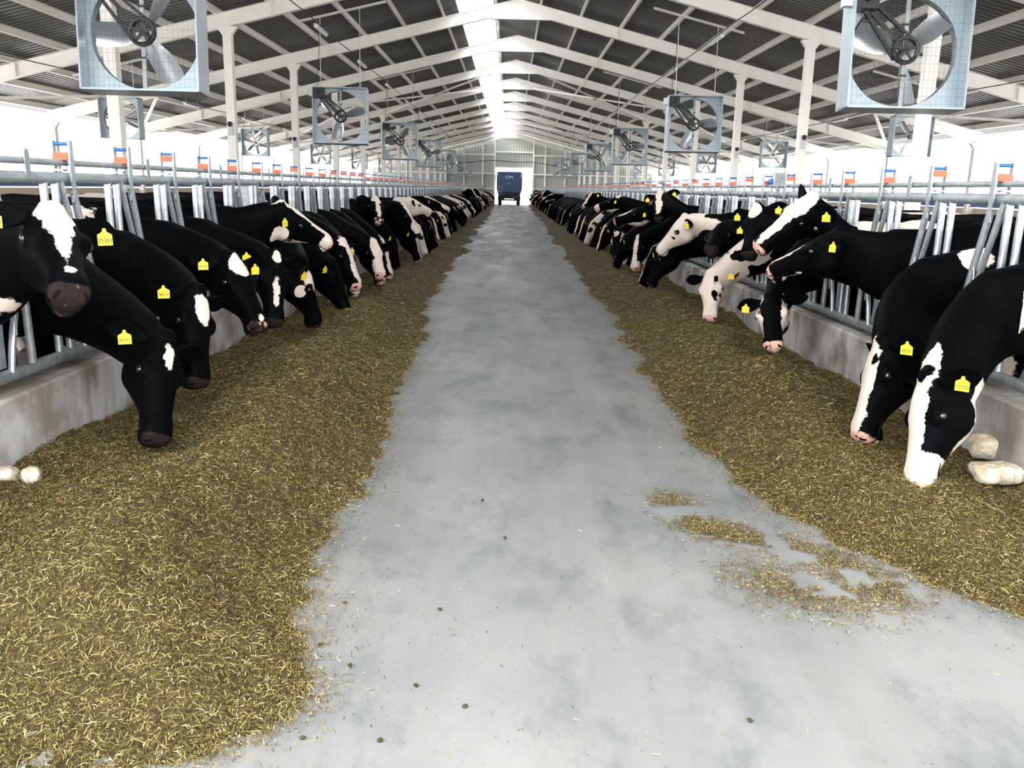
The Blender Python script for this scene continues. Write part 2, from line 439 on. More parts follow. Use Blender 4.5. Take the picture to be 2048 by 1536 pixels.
def bed_h(x, y, side):
    """feed height at distance x from the lane middle"""
    E_ = EDGE_L if side < 0 else EDGE_R
    e = np.interp(y, E_[:, 0], E_[:, 1]) + (hsh(y * .55, y * 0 + side + 2) - .5) * .26 + (hsh(y * 1.9, y * 0 + side) - .5) * .12 + (hsh(y * 6, y * 0 + 5 + side) - .5) * .07 + (hsh(x * 9, y * 9) - .5) * .10
    d = x - e
    y0 = 1.95 if side < 0 else 2.7
    end = sst(0, 1.0 if side < 0 else 1.3, y - y0 - (hsh(x * 3, x * 0 + 9) - .5) * .4)
    top = .235 + .10 * (hsh(x * 1.6 + 7, y * 1.1 + side * 3) - .5) + .09 * (hsh(x * 3.4, y * 2.6) - .5) + .055 * (hsh(x * 7 + 3, y * 6) - .5)
    for (mx_, my_, mh, mr_) in MOUND[side]: top = top + mh * np.exp(-((x - mx_) ** 2 + ((y - my_) / 1.5) ** 2) / mr_ ** 2)
    # low against the kerb where the cows have eaten, heaped towards the lane
    prof = sst(0, .75, d) * (1 - .45 * sst(KX - .75, KX - .1, x) * (1 if side > 0 else .75))
    h = top * prof * end
    h = h + .018 * (hsh(x * 14, y * 14) - .5) * sst(.02, .2, d) + .012 * (hsh(x * 33, y * 33) - .5) * sst(.0, .15, d)
    return np.where((d > 0) & (y > y0), h + .004, -.06)
def grid_mesh(name, xs, ys, side, material):
    X, Y = np.meshgrid(xs, ys); Z = bed_h(X, Y, side)
    V = np.stack([X * side, Y, Z], -1).reshape(-1, 3); nx, ny = len(xs), len(ys)
    idx = np.arange(nx * ny).reshape(ny, nx)
    a, b, c, d = idx[:-1, :-1].ravel(), idx[:-1, 1:].ravel(), idx[1:, 1:].ravel(), idx[1:, :-1].ravel()
    Q = np.stack([a, b, c, d] if side > 0 else [a, d, c, b], -1)
    keep = V[Q][:, :, 2].max(1) > -.05; Q = Q[keep]
    me = bpy.data.meshes.new(name); me.from_pydata(V.tolist(), [], Q.tolist())
    me.polygons.foreach_set('use_smooth', [True] * len(Q)); me.materials.append(MATS[material]); me.update(); return me
def strands(name, P, N_, lift, lmin, lmax, wmin, wmax, parent, pal=None):
    """one thin bent blade for each point of P, lying along the surface normal N_"""
    n = len(P); th = rng.uniform(0, 2 * PI, n); T = np.stack([np.cos(th), np.sin(th), rng.normal(0, lift, n)], -1)
    T -= (T * N_).sum(1, keepdims=True) * N_ * .85; T /= np.linalg.norm(T, axis=1, keepdims=True)
    S = np.cross(T, N_); S /= np.linalg.norm(S, axis=1, keepdims=True)
    ln = (lmin + (lmax - lmin) * rng.random(n) ** 2.2)[:, None] / 2; wd = rng.uniform(wmin, wmax, n)[:, None] / 2
    tilt = rng.normal(0, .5, n)[:, None]; S = S + N_ * tilt; S /= np.linalg.norm(S, axis=1, keepdims=True)
    C_ = P + N_ * (.003 + rng.random(n)[:, None] * .008)
    mid = C_ + N_ * rng.normal(.002, .004, n)[:, None]
    V = np.stack([C_ - T * ln - S * wd * .7, C_ - T * ln + S * wd * .7, mid + S * wd, C_ + T * ln + S * wd * .6, C_ + T * ln - S * wd * .6, mid - S * wd], 1).reshape(-1, 3)
    base = np.arange(n)[:, None] * 6
    Q = np.concatenate([base + np.array([[0, 1, 2, 5]]), base + np.array([[5, 2, 3, 4]])], 1).reshape(-1, 4)
    me = bpy.data.meshes.new(name); me.vertices.add(len(V)); me.vertices.foreach_set('co', V.astype(np.float32).ravel())
    me.loops.add(Q.size); me.loops.foreach_set('vertex_index', Q.ravel().astype(np.int32))
    me.polygons.add(len(Q)); me.polygons.foreach_set('loop_start', np.arange(0, Q.size, 4, dtype=np.int32)); me.polygons.foreach_set('loop_total', np.full(len(Q), 4, np.int32))
    a = me.attributes.new('rnd', 'FLOAT', 'POINT'); r = rng.random(n) ** 1.25 if pal is None else pal
    a.data.foreach_set('value', np.repeat(r, 6).astype(np.float32))
    me.materials.append(MATS['feed_straw']); me.update(); me.validate()
    return tag(link(name, me, parent), kind='stuff')
def bed_points(n, ya, yb, side, power=1.0):
    y = ya + (yb - ya) * rng.random(n) ** power; x = rng.uniform(.7, KX - .01, n)
    h = bed_h(x, y, side); k = h > -.02; x, y, h = x[k], y[k], h[k]; e = .02
    gx = (bed_h(x + e, y, side) - bed_h(x - e, y, side)) / (2 * e); gy = (bed_h(x, y + e, side) - bed_h(x, y - e, side)) / (2 * e)
    gx, gy = np.clip(gx, -1, 1), np.clip(gy, -1, 1)
    N_ = np.stack([-gx * side, -gy, np.ones_like(x)], -1); N_ /= np.linalg.norm(N_, axis=1, keepdims=True)
    return np.stack([x * side, y, h], -1), N_
for side, nm in ((-1, 'wagon side of the lane'), (1, 'side of the lane away from the wagon')):
    bed = empty('feed_bed', (0, 0, 0)); tag(bed, 'long bed of chopped olive brown silage along the kerb, ' + nm, 'silage', 'feed beds', 'stuff')
    tag(link('silage', grid_mesh('silage', np.linspace(.6, KX, 80), np.linspace(1.9, 12, 400), side, 'feed_bed'), bed), kind='stuff')
    tag(link('silage', grid_mesh('silage', np.linspace(.8, KX, 36), np.linspace(12, 86.4, 420), side, 'feed_bed'), bed), kind='stuff')
    for (n, ya, yb, l0, l1, w0, w1) in ((115000, 1.9, 5.2, .006, .042, .0010, .0034), (70000, 5.2, 10, .010, .05, .0018, .0045), (26000, 10, 22, .02, .07, .003, .007)):
        P, N_ = bed_points(n, ya, yb, side); strands('straw', P, N_, .35, l0, l1, w0, w1, bed)
# loose wisps on the concrete
def loose(n, pts, spread):
    seg_ = rng.integers(0, len(pts) - 1, n); f_ = rng.random(n)[:, None]; p = np.array(pts)
    q = p[seg_] * (1 - f_) + p[seg_ + 1] * f_ + rng.normal(0, 1, (n, 2)) * spread; k = hsh(q[:, 0] * 9 + 40, q[:, 1] * 9) + .5 * hsh(q[:, 0] * 27 + 40, q[:, 1] * 27) > .62; return q[k]
def fringe(n, side):
    y = 1.9 + 12 * rng.random(n) ** 1.6; xs = np.linspace(.55, 2.5, 130)
    in_ = bed_h(np.tile(xs, (n, 1)), np.repeat(y[:, None], 130, 1), side) > -.02
    e = xs[in_.argmax(1)]; ok = in_.any(1); x = e - rng.exponential(.055, n) + .03
    return np.stack([x * side, y + rng.normal(0, .04, n)], -1)[ok]
L1_ = [tuple(on_z(x, y, 0).xy) for x, y in ((1330, 990), (1380, 1045), (1440, 1070), (1560, 1090), (1700, 1135), (1800, 1200))]
L2_ = [tuple(on_z(x, y, 0).xy) for x, y in ((1480, 1150), (1620, 1190), (1760, 1200))]
L3_ = [(-.70, 2.2), (-.74, 3), (-.72, 4), (-.72, 6), (-.85, 9), (-1.0, 12)]
L4_ = [(1.25, 3.4), (1.05, 4.2), (.95, 5), (1.1, 6.5), (1.2, 8), (1.1, 12)]
L5_ = [tuple(on_z(x, y, 0).xy) for x, y in ((30, 1390), (300, 1440), (520, 1400), (620, 1250))]
pts = np.concatenate([loose(13000, L1_, .075), loose(6000, L2_, .12), fringe(16000, -1), fringe(16000, 1), loose(700, L3_, .2), loose(700, L4_, .2), loose(2600, L5_, .10),
                      np.stack([rng.uniform(-1.2, 1.9, 1400), rng.uniform(1.6, 8, 1400)], -1)])
P = np.concatenate([pts, np.full((len(pts), 1), .003)], 1); N_ = np.tile(np.array([[0, 0, 1.]]), (len(P), 1))
lb = strands('loose_straw', P, N_, .06, .006, .032, .001, .0035, None); tag(lb, 'loose wisps of straw scattered over the concrete lane', 'straw')
# small brown feed pellets on the bare floor
g = MB()
for x, y in ((880, 1218), (832, 1370), (930, 1412), (760, 1480), (605, 1475), (640, 1290), (700, 1330), (1010, 1075), (1500, 1440), (560, 1290), (690, 1205), (965, 1000)):
    p = on_z(x, y, .006); g.ell(p, (.010, .007, .006), Matrix.Rotation(random.random() * 6, 3, 'Z'), 7, 4)
tag(g.build('feed_crumbs', 'feed_bed'), 'small brown feed crumbs dropped on the bare concrete', 'crumbs', None, 'stuff')

# ------------------------------------------------------------------ headlock feed fences
ZT, ZL, ZB = 1.55, 1.635, .57       # top rail, lock rail, bottom rail
FY0 = 4.83 - 3 * PITCH - .30        # start of the first panel
NST = 8
def smooth_path(pts, k=4):
    pts = [Vector(p) for p in pts]; out = []
    for i in range(len(pts) - 1):
        p0, p1, p2, p3 = pts[max(i - 1, 0)], pts[i], pts[i + 1], pts[min(i + 2, len(pts) - 1)]
        for j in range(k):
            t = j / k
            out.append(.5 * ((2 * p1) + (p2 - p0) * t + (2 * p0 - 5 * p1 + 4 * p2 - p3) * t * t + (3 * p1 - p0 - 3 * p2 + p3) * t ** 3))
    out.append(pts[-1]); return out
FM = {}
for sx in (-1, 1):
    d = {}; ln = -sx                     # ln: x direction towards the lane
    d['upright'] = MB().tube([(0, 0, ZB), (0, 0, ZT)], .0215, 10).mesh('upright', 'galvanised')
    d['neck_bar'] = MB().tube(smooth_path([(ln * .01, .03, ZT), (ln * .015, .09, 1.36), (ln * .02, .205, 1.02), (ln * .02, .205, .90), (ln * .02, .15, .72), (ln * .015, .13, ZB)]), .019, 8).mesh('neck_bar', 'galvanised')
    d['swing_bar'] = MB().tube([(ln * .045, .10, 1.49), (ln * .05, .245, .98), (ln * .045, .275, .61)], .021, 10).mesh('swing_bar', 'galvanised')
    d['clamp'] = MB().bar((ln * .035, .175, .985), (ln * .035, .278, .985), .075, .035).tube([(ln * .078, .19, .985), (ln * .078, .26, .985)], .008, 6).mesh('clamp', 'galvanised')
    d['plate'] = MB().box((-ln * .01, .07, .74), (.006, .12, .26)).mesh('plate', 'galvanised_dull')
    d['hook_rod'] = MB().tube(smooth_path([(ln * .05, .19, 1.18), (ln * .075, .12, 1.02), (ln * .06, .13, .78)]), .006, 6).mesh('hook_rod', 'galvanised')
    lm = MB()
    lm.prism([(-.020, -.02), (.022, -.02), (.024, .06), (.017, .205), (-.017, .205), (-.024, .06)], -.006, .006, ((ln * .052, .10, ZT), (0, 1, 0), (0, 0, 1), (1, 0, 0)))
    lm.prism(smooth_strap := [(-.022, -.13), (.006, -.14), (.026, -.06), (.016, -.02), (-.014, -.02), (-.004, -.07)], -.005, .005, ((ln * .052, .10, ZT), (0, 1, 0), (0, 0, 1), (1, 0, 0)))
    lm.prism([(-.017, .03), (.017, .03), (.017, .205), (-.017, .205)], -.006, .006, ((-ln * .042, .10, ZT), (0, 1, 0), (0, 0, 1), (1, 0, 0)))
    lm.box((-ln * .02, .10, ZT + .045), (.07, .05, .012))
    d['latch'] = lm.mesh('latch', 'latch_steel')
    d['roller'] = MB().tube([(ln * .055, .10, ZT + .187), (-ln * .045, .10, ZT + .187)], .010, 8).mesh('roller', 'blue_plastic')
    d['lock_block'] = MB().box((ln * .004, .10, ZT + .122), (.082, .05, .036)).box((ln * .004, .10, ZT + .142), (.09, .03, .008)).mesh('lock_block', 'orange_plastic')
    d['lug'] = MB().prism([(-.022, -.06), (.022, -.06), (.022, .06), (.012, .08), (-.012, .08), (-.022, .06)], -.004, .004, ((ln * .028, .44, ZT + .065), (0, 1, 0), (0, 0, 1), (1, 0, 0))).mesh('lug', 'galvanised_dull')
    for nm, z, r, mt in (('top_rail', ZT, .032, 'rail_galvanised'), ('lock_rail', ZL, .018, 'rail_galvanised'), ('bottom_rail', ZB, .034, 'galvanised_dull')):
        d[nm] = MB().tube([(0, .004, z), (0, NST * PITCH - .004, z)], r, 12).mesh(nm, mt)
    far = MB()
    for k in range(NST):
        y = .30 + k * PITCH
        for a, b in (((0, y, ZB), (0, y, ZT)), ((0, y - .12, ZB), (0, y - .12, ZT)), ((ln * .04, y + .275, .61), (ln * .045, y + .10, 1.49))): far.tube([a, b], .021, 5, False)
    d['bars'] = far.mesh('bars', 'galvanised')
    fl = MB()
    for k in range(NST):
        y = .40 + k * PITCH
        for dx in (ln * .052, -ln * .042): fl.box((dx, y, ZT + .09), (.01, .03, .22))
    d['latches'] = fl.mesh('latches', 'latch_steel')
    d['post'] = MB().box((-ln * .065, .24, .80), (.07, .07, 1.5)).mesh('post', 'galvanised_dull')
    FM[sx] = d
ORD = lambda n: '%d%s' % (n, 'th' if 10 <= n % 100 <= 20 else {1: 'st', 2: 'nd', 3: 'rd'}.get(n % 10, 'th'))
SIDE = {-1: 'wagon side', 1: 'opposite side'}
for sx in (-1, 1):
    d = FM[sx]
    for pnl in range(14):
        y0 = FY0 + pnl * NST * PITCH
        far = pnl > 6
        t = empty('headlock_panel', (sx * FX, y0, 0))
        tag(t, 'galvanised headlock fence panel with orange latch blocks, %s from the end wall, %s' % (ORD(14 - pnl), SIDE[sx]), 'feed fence', 'headlock panels, ' + SIDE[sx])
        for nm in ('top_rail', 'lock_rail', 'bottom_rail', 'post'): link(nm, d[nm], t)
        if far:
            tag(link('bars', d['bars'], t), kind='stuff'); tag(link('latches', d['latches'], t), kind='stuff')
        for k in range(NST):
            y = .30 + k * PITCH
            if far:
                lb_ = link('lock_block', d['lock_block'], t, (0, y, ZT * .35)); lb_.scale = (1, 1, .65); lb_.location.z = (ZT + .11) * .35; continue
            link('upright', d['upright'], t, (0, y, 0)); link('upright', d['upright'], t, (0, y - .12, 0))
            link('neck_bar', d['neck_bar'], t, (0, y, 0)); link('clamp', d['clamp'], t, (0, y, 0)); link('plate', d['plate'], t, (0, y, 0))
            if pnl < 3: link('hook_rod', d['hook_rod'], t, (0, y, 0))
            link('swing_bar', d['swing_bar'], t, (0, y, 0))
            # latches stand shut, or lean a little where the lock is open
            la = link('latch', d['latch'], t, (0, y, 0)); dz = 0
            drop = random.choice((0, 0, 0, -.03))
            link('roller', d['roller'], la, (0, 0, 0))
            link('lock_block', d['lock_block'], la, (0, 0, -.005 if drop == 0 else .03))
            if k % 2 == 0: link('lug', d['lug'], t, (0, y, 0))

# ------------------------------------------------------------------ fans
def make_fan(S, depth, nblade, phase, big, label, group, cat='fan'):
    """panel fan facing -y, origin at its middle"""
    root = empty('barn_fan'); tag(root, label, cat, group)
    h = S / 2; rr = h * .93; m = MB(); th = .02
    for sx in (-1, 1): m.box((sx * (h - th / 2), 0, 0), (th, depth, S))
    for sz in (-1, 1): m.box((0, 0, sz * (h - th / 2)), (S, depth, th))
    m.build('housing', 'fan_steel', root)
    # back plate with its round opening
    n = 48; V = []; Fc = []; yb = depth * .12
    for k in range(n):
        a = 2 * PI * k / n; c, s_ = math.cos(a), math.sin(a); q = (h - th) / max(abs(c), abs(s_))
        for y in (yb, yb + .012): V += [(rr * c, y, rr * s_), (q * c, y, q * s_)]
    for k in range(n):
        a, b = 4 * k, 4 * ((k + 1) % n)
        Fc += [(a, a + 1, b + 1, b), (a + 2, b + 2, b + 3, a + 3), (a, b, b + 2, a + 2)]
    MB().add(V, Fc).build('orifice_plate', 'fan_steel', root)
    MB().lathe([(rr, yb), (rr, yb + depth * .3), (rr + .012, yb + depth * .3)], (0, 0, 0), (0, 1, 0), 40).build('venturi_ring', 'fan_steel', root)
    # blades
    for b in range(nblade):
        a0 = phase + 2 * PI * b / nblade; V = []; Fc = []; ns = 7; nc = 5
        wide = (.30 if nblade == 3 else .17) * S / 1.38
        for i in range(ns):
            r = .09 * S + (rr * .95 - .09 * S) * i / (ns - 1); tw = R(48 - 22 * i / (ns - 1)); wd = wide * (.62 + .38 * min(1, i / 2.)) * (1 if i < ns - 1 else .86)
            for j in range(nc):
                u = (j / (nc - 1) - .5) * wd; camb = .045 * (1 - (2 * j / (nc - 1) - 1) ** 2)
                tx = u * math.cos(tw); ty = u * math.sin(tw) + camb
                V.append((r * math.cos(a0) - tx * math.sin(a0), .06 + ty, r * math.sin(a0) + tx * math.cos(a0)))
        N0 = len(V); V += [(p[0], p[1] + .006, p[2]) for p in V]
        for i in range(ns - 1):
            for j in range(nc - 1):
                q = i * nc + j; Fc += [(q, q + 1, q + nc + 1, q + nc), (q + N0, q + N0 + nc, q + N0 + nc + 1, q + N0 + 1)]
        MB().add(V, Fc, True).build('blade', 'blade_steel', root)
    MB().lathe([(0, -.01), (.05, -.01), (.05, .10), (0, .10)], (0, 0, 0), (0, 1, 0), 12).build('hub', 'black_paint', root)
    if big:
        pr = .155
        w = MB().lathe([(pr, -.07), (pr + .012, -.055), (pr + .012, -.025), (pr, -.01), (pr - .035, -.01), (pr - .035, -.07), (pr, -.07)], (0, 0, 0), (0, 1, 0), 28)
        for k in range(5): w.bar((0, -.04, 0), (pr * math.cos(k * 1.2566 + .3), -.04, pr * math.sin(k * 1.2566 + .3)), .012, .035)
        pu = w.build('pulley', 'black_paint', root)
        mx, mz = -h * .78, h * .80
        mo = MB().box((mx, -.06, mz), (.28, .2, .24)).lathe([(0, -.2), (.05, -.2), (.05, -.16)], (mx, 0, mz), (0, 1, 0), 12)
        mo.build('motor', 'black_paint', root)
        dr = Vector((-mx, 0, -mz)).normalized(); nn = Vector((dr.z, 0, -dr.x))
        for sg, r0 in ((1, .055), (-1, .055)):
            MB().bar(Vector((mx, -.04, mz)) + nn * sg * r0, nn * sg * pr * .98, .035, .05, (0, 1, 0)).build('belt', 'black_rubber', root)
        MB().bar((mx, .0, mz) , (0, .0, 0), .05, .03, (0, 1, 0)).build('motor_arm', 'black_paint', root)
        MB().box((.0, -.01, 0), (.045, .03, S - .03)).build('strut', 'galvanised_dull', root)
        for dz in (-.95, -.42, .42, .95): MB().box((0, -.035, dz * h), (.07, .02, .02)).build('strut_bolt', 'black_paint', root)
        MB().box((-h - .05, -.05, h - .14), (.1, .1, .16)).build('switch_box', 'grey_plastic', root)
    else:
        for k in range(3):
            a = k * PI / 3 + .2; MB().bar((-rr * math.cos(a), -.02, -rr * math.sin(a)), (rr * math.cos(a), -.02, rr * math.sin(a)), .012, .012, (0, 1, 0)).build('strut', 'galvanised_dull', root)
    if big:
        g = MB(); wd = .001
        for k in range(23):
            u = -h + .05 + (S - .1) * k / 22
            g.box((u, -depth / 2 + .01, 0), (wd * 1.6, wd * 1.6, S - .04))
        for k in range(15):
            u = -h + .05 + (S - .1) * k / 14
            g.box((0, -depth / 2 + .012, u), (S - .04, wd * 2, wd * 2))
        tag(g.build('guard', 'wire_steel', root), kind='stuff')
    return root
def hang(root, x, z, S, rods=True):
    """rods up to a cross bar under the purlins"""
    xa, xb = x - S * .36, x + S * .36; top = lambda q: under(q) + RD - .03
    for q in (xa, xb):
        MB().tube([(q - x, 0, S / 2), (q - x, 0, top(q) - z)], .011, 6).build('hanging_rod', 'grey_plastic', root)
        MB().tube([(q - x - .05, 0, S / 2), (q - x, 0, S / 2 + .16), (q - x + .05, 0, S / 2)], .005, 5).build('sling', 'grey_plastic', root)
    s = 1 if x > 0 else -1
    ca, cb = abs(x) - 1.15, abs(x) + 1.15
    MB().bar((s * ca - x, 0, top(ca) - z), (s * cb - x, 0, top(cb) - z), .06, .05).build('cross_bar', 'white_paint', root)
    p = smooth_path([(-S * .36, .0, top(abs(x)) - z - .1), (-S * .40, .03, 1.3), (-S * .43, .0, S / 2 + .25), (-S * .40, -.03, S / 2 + .10), (-S * .5, -.05, S / 2 - .02)], 6)
    MB().tube(p, .008, 5).build('cable', 'black_rubber', root)
PH = {(-1, 0): R(62), (1, 0): R(40), (-1, 1): R(18), (1, 1): R(8), (-1, 2): R(65), (1, 2): R(5)}
for sx in (-1, 1):
    for k in range(7):
        y = 10.75 + 12 * k; z = 3.25; x = sx * 4.52
        if y > 84: continue
        lab = 'square panel fan with three steel blades, %s from the end wall, %s row' % (ORD(7 - k), SIDE[sx])
        if k == 0: lab = 'square belt driven fan with wire guard, furthest from the end wall, %s row' % SIDE[sx]
        f = make_fan(1.38, .40, 3, PH.get((sx, k), random.random() * 2), k < 4, lab, 'panel fans over the feed fence')
        f.location = (x, y, z); f.rotation_euler = (R(-4), 0, R(-2 * sx))
        hang(f, x, z, 1.38)
    for k in range(5):
        y = 22.9 + 11.8 * k; z = 3.08; x = sx * 10.2
        f = make_fan(1.02, .34, 6, random.random(), False, 'small six blade fan over the outer stalls, %s from the end wall, %s' % (ORD(5 - k), SIDE[sx]), 'small fans over the outer stalls')
        f.location = (x, y, z); hang(f, x, z, 1.02)

# ------------------------------------------------------------------ strip lights on their cables
def strip_light():
    root = empty('strip_light')
    MB().box((0, 0, .03), (.10, 1.25, .03)).build('fitting', 'grey_plastic', root)
    MB().prism([(-.055, .015), (-.05, -.03), (-.025, -.055), (.025, -.055), (.05, -.03), (.055, .015)], -.6, .6, ((0, 0, 0), (1, 0, 0), (0, 0, 1), (0, 1, 0))).build('diffuser', 'lamp_white', root)
    for s in (-1, 1): MB().tube([(0, s * .5, .04), (0, s * .5, .14)], .006, 5).build('bracket', 'grey_plastic', root)
    return root
proto = strip_light(); used = False
for sx in (-1, 1):
    for xx in (4.93, 10.42):
        zz = under(xx) - .10; ys = [Y0 + BAY * i + 2.0 + 0 * i for i in range(1 if xx < 5 else 2, NB)]
        for iy, y in enumerate(ys):
            o = proto if not used else copy_tree(proto); used = True
            o.location = (sx * xx, y, zz)
            tag(o, 'white strip light over the %s, %s from the end wall, %s' % ('feed fence' if xx < 5 else 'outer stalls', ORD(len(ys) - iy), SIDE[sx]), 'strip light', 'strip lights')
        P = []
        y = Y0
        while y < Y1:
            P += [(sx * (xx - .09), y, zz + .03), (sx * (xx - .10), y + 1.5, zz + .0), (sx * (xx - .11), y + 3.2, zz - .02), (sx * (xx - .09), y + 4.6, zz + .0)]; y += BAY
        P.append((sx * (xx - .09), Y1, zz + .03))
        tag(MB().tube(P, .012, 5).build('light_cable', 'black_rubber'), 'black cable sagging along the strip lights over the %s, %s' % ('feed fence' if xx < 5 else 'outer stalls', SIDE[sx]), 'cable', 'light cables')
tag(MB().tube(smooth_path([(-6.4, 80, 3.5), (-4.2, 80, 3.75), (-1.9, 80, 4.0), (.3, 80, 3.9), (2.1, 80, 3.9), (4.3, 80, 3.55)], 5), .03, 6).build('overhead_cable', 'black_rubber'), 'thick black cable strung across the lane before the end wall', 'cable')
for sx, y in ((-1, 20.6), (1, 20.6), (-1, 26.6), (1, 26.6)):
    b = empty('post_switch', (sx * PX, y - .10, 2.75)); tag(b, 'small grey switch box with black knob on the %s post, %s' % ('second' if y < 22 else 'third', SIDE[sx]), 'switch', 'post switches')
    MB().box((0, -.03, 0), (.11, .06, .3)).build('case', 'grey_plastic', b)
    MB().ell((0, -.08, .1), (.06, .06, .06)).build('knob', 'black_rubber', b)

# ------------------------------------------------------------------ feed wagon in the doorway
wg = empty('feed_wagon', (-.27, 81.3, 0)); tag(wg, 'blue feed mixer wagon seen from behind in the bright doorway', 'wagon')
b = MB()
def wagon_ring(y, z, hw, r=.22):
    return [(-hw, z), (hw, z)]
V = []; Fc = []
prof = [(-1.0, .85), (1.0, .85), (1.19, 1.5), (1.21, 2.95), (1.05, 3.06), (-1.05, 3.06), (-1.21, 2.95), (-1.19, 1.5)]
b.prism(prof, 0, 5.6, ((0, 0, 0), (1, 0, 0), (0, 0, 1), (0, 1, 0)))
body = b.build('body', 'truck_blue', wg)
MB().box((-.86, -.03, 2.0), (.5, .05, 1.5)).build('side_door', 'truck_blue', wg)
MB().box((.15, -.02, 1.05), (1.5, .04, .35)).build('tail_board', 'truck_dark', wg)
for zz in (1.25, 1.65): MB().box((-.86, -.07, zz), (.42, .02, .03)).build('step', 'galvanised', wg)
for sx in (-1, 1):
    MB().box((sx * 1.09, -.01, 2.78), (.06, .04, .42), Matrix.Rotation(sx * .16, 3, 'Y')).build('corner_trim', 'logo_white', wg)
    wh = MB().lathe([(.16, -.17), (.42, -.17), (.48, -.1), (.48, .1), (.42, .17), (.16, .17)], (sx * .86, .55, .48), (1, 0, 0), 22).build('wheel', 'black_rubber', wg)
    MB().lathe([(0, -.1), (.2, -.1), (.26, -.15), (.26, .15), (.2, .1), (0, .1)], (sx * .86, .55, .48), (1, 0, 0), 16).build('rim', 'galvanised_dull', wh)
MB().box((-.75, .1, .62), (.6, .1, .4)).build('mud_flap', 'truck_dark', wg)
MB().box((.75, .1, .62), (.6, .1, .4)).build('mud_flap', 'truck_dark', wg)
MB().box((0, .55, .5), (1.6, .14, .14)).box((0, 1.4, .72), (.9, 2.6, .22)).build('axle', 'truck_dark', wg)
MB().box((0, -.03, .80), (2.1, .08, .16)).build('bumper', 'truck_dark', wg)
MB().box((.62, -.08, .80), (.14, .03, .1)).build('tail_light', 'red_lens', wg)
def text_mesh(body_, size, name, material, extrude=.002):
    cu = bpy.data.curves.new(name, 'FONT'); cu.body = body_; cu.size = size; cu.extrude = extrude; cu.align_x = 'CENTER'; cu.align_y = 'CENTER'
    ob = bpy.data.objects.new(name, cu); col.objects.link(ob)
    dg = bpy.context.evaluated_depsgraph_get(); me = bpy.data.meshes.new_from_object(ob.evaluated_get(dg))
    bpy.data.objects.remove(ob); bpy.data.curves.remove(cu)
    me.name = name; me.materials.clear(); me.materials.append(MATS[material]); return me
lg = link('logo', text_mesh('CM', .42, 'logo', 'logo_white', .004), wg, (-.05, -.012, 2.55)); lg.rotation_euler = (PI / 2, 0, 0); lg.scale = (1.15, .8, 1)
MB().ell((-.05, -.012, 2.02), (.05, .01, .05)).build('reflector', 'logo_white', wg)
MB().tube([(-1.25, 0, 1.9), (-1.3, -.1, 2.3), (-1.3, -.1, 2.7)], .03, 6).build('grab_rail', 'truck_dark', wg)

# ------------------------------------------------------------------ mineral licks
cb = empty('control_cabinet', (5.4, 18.0, 0)); tag(cb, 'grey control cabinet on a pole behind the feed fence, opposite side', 'cabinet')
MB().box((0, 0, 1.83), (.27, .2, .34)).build('case', 'grey_plastic', cb); MB().box((0, -.105, 1.83), (.22, .012, .28)).build('door', 'galvanised_dull', cb)
MB().tube([(0, 0, 0), (0, 0, 1.67)], .03, 8).build('pole', 'galvanised_dull', cb)
for px_, py_, wh in ((1540, 378, 'by the grey control cabinet'), (1328, 373, 'above the blazed cow')):
    q = on_x(px_, py_, FX); kn = empty('lever_knob', (FX, q.y, 0)); tag(kn, 'dark blue ball handle on the lock rail ' + wh, 'handle', 'lever knobs')
    MB().ell((0, 0, ZL + .045), (.035, .035, .035)).build('ball', 'blue_plastic', kn); MB().tube([(0, 0, ZL + .0), (0, 0, ZL + .03)], .012, 6).build('stem', 'galvanised_dull', kn)
def lump(name, c, r, rot, label):
    m = MB(); M = Matrix.Rotation(rot, 3, 'Z'); n, k = 18, 10; V = []; Fc = []
    for i in range(k + 1):
        th = PI * i / k
        for j in range(n):
            ph = 2 * PI * j / n; e = .78
            sg = lambda v: math.copysign(abs(v) ** e, v)
            p = Vector((r[0] * sg(math.sin(th)) * sg(math.cos(ph)), r[1] * sg(math.sin(th)) * sg(math.sin(ph)), r[2] * sg(math.cos(th))))
            f_ = 1 + .14 * math.sin(3 * ph + r[0] * 40 + 2 * th) * math.sin(th) + .05 * math.sin(7 * ph + 5 * th)
            V.append(M @ (p * f_))
    for i in range(k):
        for j in range(n):
            a, b_ = i * n + j, i * n + (j + 1) % n; Fc.append((a, a + n, b_ + n, b_))
    o = m.add(V, Fc, True).build(name, 'salt'); o.location = c
    return tag(o, label, 'mineral lick', 'mineral licks')
p = on_z(1992, 942, .20); lump('mineral_lick', (p.x, p.y, .19), (.135, .10, .05), .2, 'flat white mineral lick slab lying on the feed by the kerb')
p = on_z(1985, 905, .20); lump('mineral_lick', (p.x + .02, p.y + .07, .21), (.11, .085, .07), -.4, 'straw covered mineral lick block leaning on the kerb behind the flat slab')
p = on_z(62, 938, .2); lump('mineral_lick', (p.x, p.y, .165), (.045, .04, .045), .3, 'small white mineral lick lump in the silage by the wagon side kerb')
p = on_z(18, 934, .2); lump('mineral_lick', (p.x - .03, p.y, .155), (.07, .045, .045), .1, 'white broken lick piece half buried beside the small lump')

